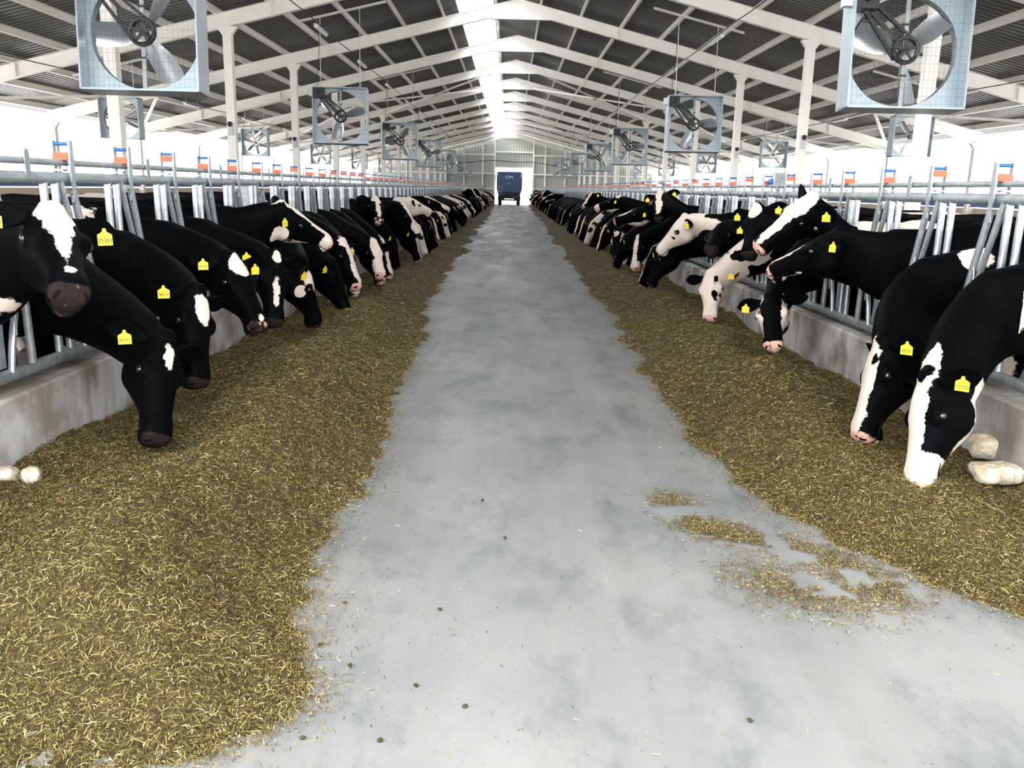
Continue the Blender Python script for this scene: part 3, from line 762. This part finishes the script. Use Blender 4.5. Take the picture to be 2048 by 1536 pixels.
# ------------------------------------------------------------------ cows
# cow space: origin on the floor under the fence, +x out over the feed, +y its left, z up
HEAD = [(-.05, -.05, -.17, .05), (-.025, -.008, -.23, .078), (.03, .012, -.265, .092), (.09, .014, -.285, .102), (.15, .006, -.282, .108), (.20, -.004, -.262, .101), (.26, -.016, -.226, .086),
        (.32, -.024, -.194, .073), (.38, -.031, -.170, .066), (.43, -.034, -.160, .071), (.47, -.044, -.157, .074), (.498, -.062, -.150, .064), (.515, -.085, -.135, .042)]
HS = 1.1
TRUNK = [(-2.12, 1.20, .05, .06), (-2.06, 1.16, .17, .16), (-1.92, 1.10, .28, .25), (-1.65, 1.07, .345, .285), (-1.25, 1.00, .40, .325), (-.85, .985, .41, .335), (-.5, 1.0, .395, .29), (-.28, 1.03, .36, .24), (-.1, 1.04, .30, .19), (.02, 1.03, .22, .13)]
BACK = .15
TRUNK = [(x - BACK, z, a_, b_) for (x, z, a_, b_) in TRUNK]
def ring(c, lat, up, hw, ht, hb, n, taper=0., e=.85):
    P = []
    for k in range(n):
        a = 2 * PI * k / n; ca, sa = math.cos(a), math.sin(a)
        ca = math.copysign(abs(ca) ** e, ca); sa2 = math.copysign(abs(sa) ** e, sa)
        lw = hw * (1 - taper * max(0, -sa))
        P.append(c + lat * (lw * ca) + up * ((ht if sa > 0 else hb) * sa2))
    return P
def loft(mb, rings):
    n = len(rings[0]); V = [p for g in rings for p in g]; Fc = []
    for i in range(len(rings) - 1):
        for k in range(n):
            a, b = i * n + k, i * n + (k + 1) % n; Fc.append((a, b, b + n, a + n))
    k = len(V); V.append(sum(rings[0], Vector()) / n); V.append(sum(rings[-1], Vector()) / n)
    for j in range(n):
        Fc.append((k, (j + 1) % n, j)); Fc.append((k + 1, (len(rings) - 1) * n + j, (len(rings) - 1) * n + (j + 1) % n))
    mb.add(V, Fc, True)
def head_frame(poll, axis, roll=0.):
    a = Vector(axis).normalized(); ref = Vector((.25, 0, 1))
    b = (ref - a * ref.dot(a)).normalized(); b = Matrix.Rotation(roll, 3, a) @ b
    c = b.cross(a); a, b, c = a * HS, b * HS, c * HS
    return Matrix(((a.x, c.x, b.x, poll[0]), (a.y, c.y, b.y, poll[1]), (a.z, c.z, b.z, poll[2]), (0, 0, 0, 1)))
def dir_from(pitch, yaw):
    return Vector((math.cos(R(pitch)) * math.cos(R(yaw)), math.cos(R(pitch)) * math.sin(R(yaw)), -math.sin(R(pitch))))
EAR_L = .20
def ear_geom(H, s, droop=.25, back=.25):
    rot = H.to_3x3(); base = H @ Vector((.02, s * .088, -.045))
    d = (rot @ Vector((-back, s, -droop))).normalized(); nrm = rot @ Vector((.75, s * .1, .6)); nrm = (nrm - d * nrm.dot(d)).normalized(); wv = d.cross(nrm)
    return base, d, nrm, wv
BUB = {}
TAG_SHAPE = [(-.006, .030), (-.009, .016), (-.030, .004), (-.030, -.040), (.030, -.040), (.030, .004), (.009, .016), (.006, .030)]
def cow_mesh(name, H, voxel, coat, pink, lean=0., sd=0, seed=0, legs=True):
    mb = MB(); n = 20
    # trunk
    ex, uz, ly = Vector((1, 0, 0)), Vector((0, 0, 1)), Vector((0, 1, 0))
    loft(mb, [ring(Vector((x, 0, z)), ly, uz, hw * .96, hh * (1.0 if x < -.3 else 1.02), hh, n, -.02) for (x, z, hh, hw) in TRUNK])
    # neck
    rot = H.to_3x3(); a, c, b = rot.col[0].copy(), rot.col[1].copy(), rot.col[2].copy(); poll = H.translation
    E_ = H @ Vector((.045, 0, -.115)); A = Vector((-.62, 0, 1.06))
    zq = .965 + .175 * min(1, max(0, (E_.z - .65) / .7)); Q = Vector((.13, 0, zq)); d_ = E_ - Q; k_ = d_.length
    t0 = Vector((1, 0, max(-.8, min(.35, d_.z * 1.5)))).normalized() * k_ * .8
    t1 = (d_.normalized() + a.normalized() * .35 - b.normalized() * .25).normalized() * k_ * .9
    stn = [(A, Vector((1, 0, 0)), .36, .225), (Vector((-.36, 0, 1.04)), Vector((1, 0, 0)), .33, .18), (Vector((-.14, 0, (1.03 + zq) / 2)), Vector((1, 0, 0)), .285, .138), (Q, t0.normalized(), .25, .128)]
    for u, hh, hw in ((.2, .222, .124), (.4, .20, .117), (.6, .182, .109), (.8, .166, .101), (1.0, .14, .09)):
        h00, h10, h01, h11 = 2 * u ** 3 - 3 * u * u + 1, u ** 3 - 2 * u * u + u, -2 * u ** 3 + 3 * u * u, u ** 3 - u * u
        p = Q * h00 + t0 * h10 + E_ * h01 + t1 * h11
        T = Q * (6 * u * u - 6 * u) + t0 * (3 * u * u - 4 * u + 1) + E_ * (6 * u - 6 * u * u) + t1 * (3 * u * u - 2 * u)
        stn.append((p, T.normalized(), hh, hw))
    rings = []; bub = []
    for i, (p, T, hh, hw) in enumerate(stn):
        t = i / (len(stn) - 1)
        up = (uz * (1 - t) + b.normalized() * t + Vector((.35, 0, 0)) * t * (1 - t)); up = (up - T * up.dot(T)).normalized(); lat = up.cross(T)
        rings.append(ring(p, lat, up, hw, hh * .97, hh * 1.05, n, .12))
        if i > 2:
            for f0 in (-.9, 0, .9): bub.append((p + up * f0 * (hh - hw), hw))
    loft(mb, rings)
    for t, r in ((.04, .10), (.13, .115), (.22, .10), (.31, .08), (.40, .075), (.47, .075)):
        for z0 in ((-.07, -.18) if t < .28 else (-.095,)): bub.append((H @ Vector((t, 0, z0)), r * HS))
    for s in (-1, 1):
        base, d, nrm, wv = ear_geom(H, s); bub += [(base + d * .09, .05), (base + d * .17, .04)]
    BUB[name] = bub
    # head
    hr = []
    for (t, top, bot, hw) in HEAD:
        zc = (top + bot) / 2 + .02
        hr.append(ring(H @ Vector((t, 0, zc)), c, b, hw, top - zc, zc - bot, n, .30 if t < .36 else .06, .80))
    loft(mb, hr)
    M3 = rot
    for s in (-1, 1):
        mb.ell(H @ Vector((.165, s * .088, -.048)), (.055, .034, .036), M3, 10, 7)      # brow
        mb.ell(H @ Vector((.13, s * .062, -.165)), (.10, .046, .085), M3, 10, 7)        # cheek
        mb.ell(H @ Vector((.468, s * .043, -.078)), (.030, .026, .028), M3, 8, 6)       # nostril wing
    mb.ell(H @ Vector((-.012, 0, -.01)), (.045, .055, .038), M3, 10, 7)                  # poll
    mb.ell(H @ Vector((.452, 0, -.170)), (.052, .050, .026), M3, 10, 6)                  # lower lip
    if legs:
        for s in (-1, 1):
            mb.tube([(-0.37, s * .15, 1.0), (-0.35, s * .17, .74), (-0.31, s * .165, .46), (-0.32, s * .165, .40), (-0.32, s * .165, .14), (-0.28, s * .165, .07), (-0.25, s * .165, .0)], [.15, .10, .062, .055, .04, .05, .058], 10)
            mb.tube([(-1.93, s * .17, 1.02), (-1.77, s * .20, .78), (-1.87, s * .2, .60), (-2.07, s * .2, .47), (-2.05, s * .2, .40), (-2.02, s * .2, .14), (-1.97, s * .2, .07), (-1.94, s * .2, 0)], [.155, .135, .09, .065, .055, .042, .05, .058], 10)
        mb.ell((-1.6, 0, .62), (.26, .19, .16))
        mb.tube([(-2.23, 0, 1.33), (-2.33, 0, 1.1), (-2.32, 0, .8), (-2.3, 0, .55)], [.035, .03, .03, .045], 8)
    me = mb.mesh(name, None)
    ob = bpy.data.objects.new('tmp', me); col.objects.link(ob)
    md = ob.modifiers.new('r', 'REMESH'); md.mode = 'VOXEL'; md.voxel_size = voxel; md.use_smooth_shade = True
    sm = ob.modifiers.new('s', 'SMOOTH'); sm.factor = .5; sm.iterations = 4 if voxel < .025 else 2
    dg = bpy.context.evaluated_depsgraph_get(); rm = bpy.data.meshes.new_from_object(ob.evaluated_get(dg))
    bpy.data.objects.remove(ob); bpy.data.meshes.remove(me)
    # ears, eyes, nostrils are added after so that they stay thin
    bm = bmesh.new(); bm.from_mesh(rm); bpy.data.meshes.remove(rm)
    nbody = len(bm.verts)
    def put(mb2, mi):
        vs_ = [bm.verts.new(v) for v in mb2.v]
        for f_, s_ in zip(mb2.f, mb2.smooth):
            if len(set(f_)) == len(f_):
                try: fc = bm.faces.new([vs_[i] for i in f_]); fc.smooth = True; fc.material_index = mi
                except ValueError: pass
    er = MB()
    for s in (-1, 1):
        base, d, nrm, wv = ear_geom(H, s)
        rg = []
        for u, wd, cup, th in ((-.1, .026, .0, .022), (.08, .034, .004, .020), (.28, .052, .014, .016), (.5, .060, .020, .013), (.72, .052, .016, .011), (.9, .030, .008, .009), (1.0, .006, 0, .005)):
            g = []
            for k in range(10):
                an = 2 * PI * k / 10; cx, sx_ = math.cos(an), math.sin(an)
                g.append(base + d * (EAR_L * u) + wv * (wd * cx) + nrm * (th * sx_ + cup * cx * cx * 1.6 - cup))
            rg.append(g)
        loft(er, rg)
    put(er, 0)
    ey = MB(); no = MB()
    for s in (-1, 1):
        ey.ell(H @ Vector((.172, s * .107, -.058)), (.021, .017, .019), M3, 10, 8)
        no.ell(H @ Vector((.500, s * .045, -.088)), (.009, .011, .020), M3 @ Matrix.Rotation(s * .5, 3, 'X') @ Matrix.Rotation(s * .5, 3, 'Z'), 8, 6)
    no.tube([H @ Vector(q) for q in ((.36, -.053, -.140), (.40, -.053, -.142), (.45, -.056, -.149), (.485, -.046, -.150), (.503, -.022, -.150), (.503, .022, -.150), (.485, .046, -.150), (.45, .056, -.149), (.40, .053, -.142), (.36, .053, -.140))], .0032, 6)
    if voxel < .025: put(ey, 1); put(no, 2)
    out = bpy.data.meshes.new(name); bm.to_mesh(out); bm.free()
    out.materials.append(MATS['cow_hide']); out.materials.append(MATS['cow_eye']); out.materials.append(MATS['nostril'])
    # fields for the hide
    N = len(out.vertices); co = np.empty(N * 3, np.float32); out.vertices.foreach_get('co', co); co = co.reshape(-1, 3).astype(float)
    Hi = np.array(H.inverted()); hd = co @ Hi[:3, :3].T + Hi[:3, 3]
    f_ = np.full(N, -.3)
    for (sp, cen, rad) in coat.get('white', []):
        q = hd if sp == 'h' else co; dd = 1 - np.sqrt((((q - np.array(cen)) / np.array(rad)) ** 2).sum(1)); f_ = np.maximum(f_, dd * min(rad))
    for (sp, cen, rad) in coat.get('black', []):
        q = hd if sp == 'h' else co; dd = 1 - np.sqrt((((q - np.array(cen)) / np.array(rad)) ** 2).sum(1)); f_ = np.minimum(f_, -dd * min(rad))
    frac = coat.get('patches', 0)
    if frac > 0:
        sd_ = seed * 3.7; x, y, z = co.T
        g = np.sin(3.1 * x + sd_) * np.cos(4.3 * z + sd_ * 1.3) + np.sin(2.3 * x + 5.1 * y - sd_) * .7 + np.cos(5.2 * z - 2.7 * x + 2 * sd_) * .5
        body = sst(.25, -.05, co[:, 0]) if not coat.get('neck') else np.ones(N)
        f_ = np.maximum(f_, np.where(body > .5, (g - (1.9 - 2.6 * frac)) * .12, -.3))
    if legs:   # pale lower legs and belly as holsteins have
        f_ = np.maximum(f_, np.where((co[:, 0] < -.05), np.maximum(.40 - co[:, 2], .10 - np.sqrt((co[:, 0] + 1.3) ** 2 * .08 + (co[:, 2] - .56) ** 2)), -.3))
    f_[nbody:] = np.where(np.isin(np.arange(nbody, N), np.arange(nbody, nbody + len(er.v))), coat.get('ear', -.1), -.1)
    at = out.attributes.new('coat', 'FLOAT', 'POINT'); at.data.foreach_set('value', f_.astype(np.float32))
    sk = hd[:, 0] - .472 - .10 * np.abs(hd[:, 2] + .10) - np.where(hd[:, 2] > -.055, (hd[:, 2] + .055) * .6, 0); sk = np.where(np.abs(hd[:, 1]) > .10, -.2, sk); sk = np.where(hd[:, 2] < -.2, -.2, sk); sk = np.where(hd[:, 2] > .02, -.2, sk); sk = np.clip(sk, -.2, .2); sk[nbody:] = -.2
    at = out.attributes.new('skin', 'FLOAT', 'POINT'); at.data.foreach_set('value', sk.astype(np.float32))
    at = out.attributes.new('pink', 'FLOAT', 'POINT'); at.data.foreach_set('value', np.full(N, pink, np.float32))
    out.update(); return out
TAGM = MB().prism(TAG_SHAPE, -.0025, .0025, ((0, 0, 0), (1, 0, 0), (0, 0, 1), (0, 1, 0))).mesh('ear_tag', 'tag_yellow')
NUMS = {}
def put_tag(cow, H, s, number=None, hang=.55, scale=1.05, face=None):
    base, d, nrm, wv = ear_geom(H, s); p = base + d * (EAR_L * hang) + nrm * .020
    up = Vector((0, 0, 1)); N_ = (face if face is not None else nrm).copy(); N_.z *= .5; N_.normalize()
    X = up.cross(N_); X.normalize(); Z = N_.cross(X); Z.normalize()
    M = Matrix(((X.x, -N_.x, Z.x, 0), (X.y, -N_.y, Z.y, 0), (X.z, -N_.z, Z.z, 0), (0, 0, 0, 1)))
    o = link('ear_tag', TAGM, cow); o.matrix_local = Matrix.Translation(p - Vector((0, 0, .015)) + N_ * .012) @ M @ Matrix.Scale(scale, 4)
    if number:
        t = link('tag_number', text_mesh(number, .024, 'tag_number', 'ink', .0003), o); t.location = (0, -.0034, -.020); t.rotation_euler = (PI / 2, 0, 0)
    return o

BLAZE = [('h', (.16, 0, .01), (.26, .045, .075)), ('h', (.36, 0, -.03), (.16, .050, .05))]
WIDE = [('h', (.14, 0, .01), (.22, .075, .085)), ('h', (.40, 0, -.05), (.16, .09, .09))]
STAR = [('h', (.09, 0, .015), (.075, .055, .07))]
MUZ = [('h', (.47, 0, -.09), (.10, .11, .09))]
JAW = [('h', (.22, 0, -.26), (.30, .10, .075))]

# ---- the cows one can tell apart: side, body y (None = next free place), poll pixel, reach from the fence, nose pixel, nose nearer(-1)/farther(+1), roll
HERO = [
 dict(n='L1', s=-1, by=3.8, poll=(105, 417), out=.62, nose=(142, 592), nf=-1, pink=.22, tags=[(1, '25361'), (-1, '25361')], label='black cow with white kite shaped forehead facing down the lane, head raised beside the kerb',
      coat=dict(white=[('h', (.055, 0, .015), (.085, .074, .08)), ('h', (.14, 0, .01), (.10, .052, .07)), ('h', (.22, 0, .0), (.09, .030, .06)), ('h', (.29, 0, -.01), (.07, .013, .05)), ('h', (.405, .0, -.03), (.022, .02, .03)), ('b', (.12, -.25, .72), (.16, .2, .18)), ('b', (.35, -.2, .98), (.10, .14, .07))])),
 dict(n='L2', s=-1, by=4.55, poll=(336, 676), out=.75, nose=(330, 840), nf=-0.3, roll=R(-22), pink=0, tags=[(-1, '8231')], label='all black cow eating from the silage, small white spot on its forehead',
      coat=dict(white=[('h', (.10, 0, .015), (.05, .028, .06))], patches=.12)),
 dict(n='L3', s=-1, by=5.3, poll=(400, 582), out=.72, nose=(405, 745), nf=-0.3, roll=R(-18), pink=0, tags=[(-1, '9013')], label='black cow eating with a ragged white diamond on its forehead and two yellow tags',
      coat=dict(white=[('h', (.11, 0, .015), (.085, .05, .08))], patches=.1)),
 dict(n='L4', s=-1, by=6.05, poll=(466, 512), out=.66, nose=(510, 630), nf=-0.5, pink=.3, tags=[(1, None), (-1, '9170')], label='black cow with broad white forehead patch and pink fleck on its nose, head half lowered',
      coat=dict(white=[('h', (.085, 0, .015), (.08, .075, .075)), ('h', (.46, 0, -.05), (.03, .02, .03))], patches=.1)),
 dict(n='L5', s=-1, by=6.8, poll=(552, 508), out=.72, nose=(548, 648), nf=-1, pink=0, tags=[(-1, None)], label='black cow eating with a narrow broken white stripe down its face',
      coat=dict(white=[('h', (.03, 0, .015), (.06, .03, .06)), ('h', (.30, .0, -.02), (.11, .022, .05))], patches=.35)),
 dict(n='L6', s=-1, by=7.55, poll=(567, 408), out=.55, nose=(645, 472), nf=0.4, roll=R(15), pink=.9, tags=[(-1, '171')], label='black cow in profile with long white blaze and white jaw, head raised above the others',
      coat=dict(white=BLAZE + [('h', (.28, 0, -.225), (.26, .10, .05)), ('h', (.08, -.08, -.22), (.06, .08, .09))] + MUZ, patches=.15)),
 dict(n='L7', s=-1, by=8.3, poll=(612, 530), out=.72, nose=(628, 608), nf=0.2, pink=.2, tags=[(-1, None)], label='black cow with white ring around its eye, eating next to the blazed profile cow',
      coat=dict(white=[('h', (.12, -.06, -.03), (.09, .05, .06)), ('h', (.16, -.1, -.12), (.05, .05, .06)), ('b', (.5, -.2, .85), (.12, .2, .1))], black=[('h', (.17, -.1, -.055), (.05, .06, .035))], patches=.4)),
 dict(n='L8', s=-1, by=9.8, poll=(688, 482), out=.72, nose=(716, 568), nf=-0.6, roll=R(-10), pink=.8, tags=[(-1, '250'), (1, None)], label='black cow with crooked white blaze, white throat and pink nose, eating over a straw heap',
      coat=dict(white=BLAZE + [('h', (.02, -.05, .0), (.05, .08, .05)), ('b', (.45, -.12, .85), (.16, .25, .12))], patches=.2)),
 dict(n='L9', s=-1, by=11.3, poll=(748, 482), out=.74, nose=(762, 552), nf=-1, pink=.8, tags=[], label='black cow eating with a tan and white face front, behind the crooked blaze cow',
      coat=dict(white=WIDE, patches=.2)),
 dict(n='L10', s=-1, by=13.55, poll=(752, 396), out=.45, nose=(758, 442), nf=-1, pink=.5, tags=[], label='black cow with white T shaped blaze, head raised and facing down the lane, wagon side',
      coat=dict(white=[('h', (.05, 0, .015), (.09, .085, .08)), ('h', (.26, 0, -.02), (.22, .036, .06))], patches=.3)),
 dict(n='L11', s=-1, by=16.55, poll=(820, 396), out=.62, nose=(862, 424), nf=1, pink=.1, tags=[], label='cream white faced cow looking out across the lane, wagon side',
      coat=dict(white=[('h', (.2, 0, -.1), (.5, .3, .3))], black=[('h', (.16, -.1, -.06), (.03, .05, .03))], patches=.3)),
 dict(n='L12', s=-1, by=15.05, poll=(808, 410), out=.75, nose=(838, 470), nf=-0.5, pink=.1, tags=[], label='black cow with broad cream blaze and grey nose leaning out below the cream faced cow',
      coat=dict(white=WIDE, patches=.2)),
 dict(n='R1', s=1, by=4.55, poll=(1848, 757), out=.70, nose=(1822, 928), nf=-0.1, roll=R(28), pink=1, tags=[(1, '17555')], label='cow with black cheek patch, white throat and pink nose eating by the mineral lick',
      coat=dict(white=[('h', (.20, 0, .0), (.46, .060, .07)), ('h', (.45, 0, -.10), (.14, .14, .15)), ('h', (.24, 0, -.27), (.34, .13, .085)), ('h', (.05, 0, -.29), (.10, .16, .10)), ('b', (.28, 0, .62), (.22, .12, .18)), ('b', (-.02, .22, 1.12), (.13, .2, .20))],
               black=[('h', (.15, .12, -.11), (.20, .10, .125)), ('h', (.15, -.12, -.11), (.20, .10, .125)), ('h', (-.03, 0, 0), (.05, .05, .05))], patches=.3)),
 dict(n='R2', s=1, by=5.3, poll=(1757, 684), out=.70, nose=(1718, 838), nf=-0.1, roll=R(24), pink=.6, tags=[(1, '2531')], label='black cow with wide white blaze holding a dark mark, eating behind the pink nosed cow',
      coat=dict(white=[('h', (.17, 0, .01), (.17, .075, .085)), ('h', (.38, 0, -.02), (.18, .055, .07)), ('b', (-.05, .2, 1.22), (.12, .2, .10))], black=[('h', (.105, .045, .01), (.024, .016, .03))], patches=.15)),
 dict(n='R3', s=1, by=6.05, poll=(1672, 462), out=.42, nose=(1546, 537), nf=0.5, roll=R(0), pink=.7, tags=[(1, None)], label='black cow with white nose bridge, long neck stretched level over the kerb',
      coat=dict(white=[('h', (.38, 0, -.01), (.16, .05, .05)), ('h', (.34, 0, -.165), (.14, .04, .02)), ('b', (-.3, .3, .9), (.05, .12, .14))], patches=.12)),
 dict(n='R4', s=1, by=6.8, poll=(1622, 392), out=.46, nose=(1552, 465), nf=-0.1, roll=R(-30), pink=.8, tags=[(1, None)], label='black cow with white forehead and spotted pink nose, head high over its neighbour',
      coat=dict(white=[('h', (.10, 0, .01), (.20, .085, .08)), ('h', (.34, 0, -.01), (.18, .055, .05)), ('h', (.46, 0, -.17), (.07, .06, .03)), ('h', (.05, .11, -.17), (.04, .04, .02))], patches=.3)),
 dict(n='R5', s=1, by=7.55, poll=(1541, 590), out=.62, nose=(1546, 694), nf=-1, pink=.6, tags=[(-1, None)], label='black faced cow eating with white cheeks on both sides',
      coat=dict(white=[('h', (.20, .11, -.07), (.24, .045, .09)), ('h', (.30, -.10, -.08), (.22, .045, .09)), ('h', (.03, -.1, 0), (.05, .05, .05))], patches=.1)),
 dict(n='R6', s=1, by=9.05, poll=(1420, 545), out=.66, nose=(1420, 624), nf=-0.6, pink=1, tags=[(1, None)], label='white faced cow with black dots on its cheek, eating, black blotched neck',
      coat=dict(white=[('h', (.2, 0, -.1), (.5, .4, .3)), ('b', (.25, .1, 1.1), (.28, .3, .28))], black=[('h', (.10, .055, -.01), (.045, .022, .05)), ('h', (.255, .045, -.03), (.042, .030, .05)), ('h', (.30, .050, -.06), (.022, .018, .05)), ('h', (.24, .09, -.08), (.022, .03, .022)),
               ('b', (.38, .14, .92), (.10, .2, .06)), ('b', (.2, .2, 1.05), (.05, .1, .05))], ear=-.1, patches=.4)),
 dict(n='R7', s=1, by=8.3, poll=(1512, 412), out=.40, nose=(1496, 512), nf=-1, pink=0, tags=[(1, None), (-1, None)], label='black faced cow with white heart on its forehead, facing down the lane',
      coat=dict(white=[('h', (.07, 0, .015), (.085, .06, .08))], patches=.15)),
 dict(n='R8', s=1, by=10.55, poll=(1366, 432), out=.60, nose=(1318, 500), nf=0.3, roll=R(-12), pink=.7, tags=[(1, None)], label='white headed cow in profile with black ears and black spotted neck, head half raised',
      coat=dict(white=[('h', (.2, 0, -.1), (.55, .4, .4)), ('b', (.4, 0, 1.1), (.26, .3, .16))], black=[('h', (.17, .1, -.055), (.03, .05, .03)), ('h', (.25, .08, -.07), (.02, .05, .025)), ('b', (.18, .15, 1.1), (.05, .2, .10))], patches=.3)),
 dict(n='R9', s=1, by=12.8, poll=(1320, 384), out=.50, nose=(1317, 440), nf=-1, pink=.1, tags=[(1, None), (-1, None)], label='black cow with straight white blaze, head highest against the fence rail, facing down the lane',
      coat=dict(white=[('h', (.05, 0, .015), (.12, .065, .08)), ('h', (.24, 0, -.01), (.24, .048, .06))], patches=.2)),
 dict(n='R10', s=1, by=14.3, poll=(1290, 412), out=.60, nose=(1232, 440), nf=0.3, roll=R(-12), pink=.8, tags=[(1, None)], label='black cow in profile with white streaked jaw reaching over the feed',
      coat=dict(white=[('h', (.34, 0, .0), (.16, .05, .05)), ('h', (.22, .04, -.22), (.24, .10, .05))], patches=.2)),
 dict(n='R11', s=1, by=17.3, poll=(1238, 393), out=.60, nose=(1190, 415), nf=1, pink=.9, tags=[(1, None)], label='black cow in profile with pale nose and white throat line, behind the streaked jaw cow',
      coat=dict(white=[('h', (.0, 0, .01), (.08, .07, .06)), ('h', (.25, .04, -.22), (.24, .10, .03))] + MUZ, patches=.3)),
 dict(n='R12', s=1, by=13.55, poll=(1276, 474), out=.72, nose=(1268, 530), nf=-0.5, roll=R(10), pink=.7, tags=[], label='black cow eating with straight white blaze down to its nose, away from the wagon side',
      coat=dict(white=BLAZE + MUZ, patches=.2)),
 dict(n='R13', s=1, by=16.55, poll=(1234, 462), out=.75, nose=(1232, 515), nf=-1, pink=.4, tags=[], label='black cow eating with white lines down both cheeks and tan forehead spot',
      coat=dict(white=[('h', (.25, .10, -.06), (.26, .03, .06)), ('h', (.25, -.10, -.06), (.26, .03, .06)), ('h', (.06, 0, .01), (.06, .05, .06))], patches=.2)),
 dict(n='R14', s=1, by=11.3, poll=(1328, 492), out=.70, nose=(1300, 560), nf=0, roll=R(20), pink=.2, tags=[(1, None)], label='black cow eating with a thin curved white blaze below the white headed cow',
      coat=dict(white=[('h', (.15, 0, .01), (.22, .022, .06))], patches=.15)),
 dict(n='R15', s=1, by=9.8, poll=(1440, 452), out=.50, nose=(1420, 500), nf=-1, pink=0, tags=[(1, None)], label='black cow standing back behind the dotted white faced cow, ear tag showing',
      coat=dict(white=[], patches=.25)),
]
NOSE = Vector((.50, 0, -.09)) * HS; NL = NOSE.length
taken = {-1: set(), 1: set()}; PLACED = {-1: [], 1: []}
for h in HERO:
    s = h['s']; o_ = Vector((s * FX, h['by'] - .012, 0)); taken[s].add(round((h['by'] - 4.55) / PITCH))
    Pw = on_x(*h['poll'], s * (FX - h['out'])); d = ray(*h['nose'])
    # nose on its sight line at one head length from the poll
    q = CAM - Pw; bq = q.dot(d); cq = q.dot(q) - NL * NL; disc = bq * bq - cq
    if disc > 0: t = -bq + h['nf'] * math.sqrt(disc)
    else: t = -bq
    Nw = CAM + d * t
    M = Matrix.Rotation(PI if s > 0 else 0, 3, 'Z')
    pl = M.transposed() @ (Pw - o_); dl = (M.transposed() @ (Nw - Pw)).normalized()
    ref = Vector((.25, 0, 1)); b0 = (ref - dl * ref.dot(dl)).normalized()
    ax = dl * (.50 * HS / NL) + b0 * (.09 * HS / NL)
    H = head_frame(pl, ax, h.get('roll', 0))
    me = cow_mesh('cow_body', H, .0165 if h['by'] < 8 else .022, h['coat'], h['pink'], seed=sum(map(ord, h['n'])))
    cw = link('cow', me, None, o_); cw.rotation_euler = (0, 0, PI if s > 0 else 0)
    PLACED[s].append((h['by'], [(o_ + M @ c_, r_) for c_, r_ in BUB['cow_body']]))
    tag(cw, h['label'], 'cow', 'cows feeding at the headlocks')
    h['dbg'] = (pl, ax)
    cv = M.transposed() @ (CAM - Pw).normalized()
    for (es, num) in h['tags']:
        base, dd_, nrm, wv = ear_geom(H, es)
        face = nrm if nrm.dot(cv) > -.1 else -nrm
        tg = put_tag(cw, H, es, num, face=(face + cv * .6).normalized())

# ---- the rest of the two rows, from a handful of stances
POSES = [('eating straight down', (.76, -.22, .77), 66, -5), ('eating close to the kerb', (.62, -.12, .775), 74, 5), ('eating, face turned up the lane', (.70, -.30, .77), 60, -40), ('with head half lowered', (.78, -.25, 1.0), 46, -10),
         ('looking up the lane', (.55, -.12, 1.46), 32, -50), ('stretching its head out level', (.72, -.15, 1.32), 18, 12), ('eating, head turned away', (.78, .05, .77), 64, 25)]
COATS = [('all black', dict(white=[], patches=.1), 0), ('white blazed black', dict(white=BLAZE, patches=.35), .5), ('white starred black', dict(white=STAR, patches=.2), .1), ('white faced black patched', dict(white=[('h', (.2, 0, -.1), (.5, .3, .3))], black=[('h', (.15, 0, -.05), (.08, .2, .05))], patches=.6, neck=1), .6),
         ('broad blazed black', dict(white=WIDE + JAW, patches=.45), .8)]
GEN = {}
def generic(s, pi, ci):
    if (s, pi, ci) not in GEN:
        nm, (fx, ly_, z), pit, yaw = POSES[pi]; m_ = 1 if s < 0 else -1
        H = head_frame((fx, ly_ * m_, z), dir_from(pit, yaw * m_))
        GEN[s, pi, ci] = (cow_mesh('cow_body', H, .034, COATS[ci][1], COATS[ci][2], seed=pi * 5 + ci), H, BUB['cow_body'])
    return GEN[s, pi, ci]
combos = [(0, 0), (0, 1), (1, 2), (1, 0), (2, 1), (2, 4), (3, 2), (3, 3), (4, 1), (5, 4), (6, 0), (6, 1), (0, 3), (1, 4)]
wts = [16, 12, 10, 12, 9, 6, 6, 4, 3, 4, 10, 8, 5, 6]
for s in (-1, 1):
    for k in range(0, 108):
        if k in taken[s] : continue
        by = 4.55 + k * PITCH
        if by > 84.5 or by < 5: continue
        best = None
        for attempt in range(40):
            # take a stance in which head and neck stay clear of the neighbours
            pi, ci = random.choices(combos, wts)[0]
            if by < 16 and pi in (4, 5): pi = 1
            me, H, bub = generic(s, pi, ci)
            pos = Vector((s * (FX + random.uniform(-.02, .04)), by - .012 + random.uniform(-.008, .008), 0)); rz = (PI if s > 0 else 0) + random.uniform(-.015, .015)
            M = Matrix.Rotation(rz, 3, 'Z'); W_ = [(pos + M @ c_, r_) for c_, r_ in bub]
            deep = 0.
            for (y_, other) in PLACED[s]:
                if abs(y_ - by) < 2.3:
                    for c1, r1 in W_:
                        for c2, r2 in other: deep = max(deep, r1 + r2 + .012 - (c1 - c2).length)
            if best is None or deep < best[0]: best = (deep, pi, ci, me, H, pos, rz, W_)
            if deep <= 0: break
        deep, pi, ci, me, H, pos, rz, W_ = best; PLACED[s].append((by, W_))
        cw = link('cow', me, None, pos); cw.rotation_euler = (0, 0, rz)
        tag(cw, '%s cow %s, %s from end wall, %s' % (COATS[ci][0], POSES[pi][0], ORD(107 - k), SIDE[s]), 'cow', 'cows feeding at the headlocks')
        if by < 26: put_tag(cw, H, -1 if s < 0 else 1)
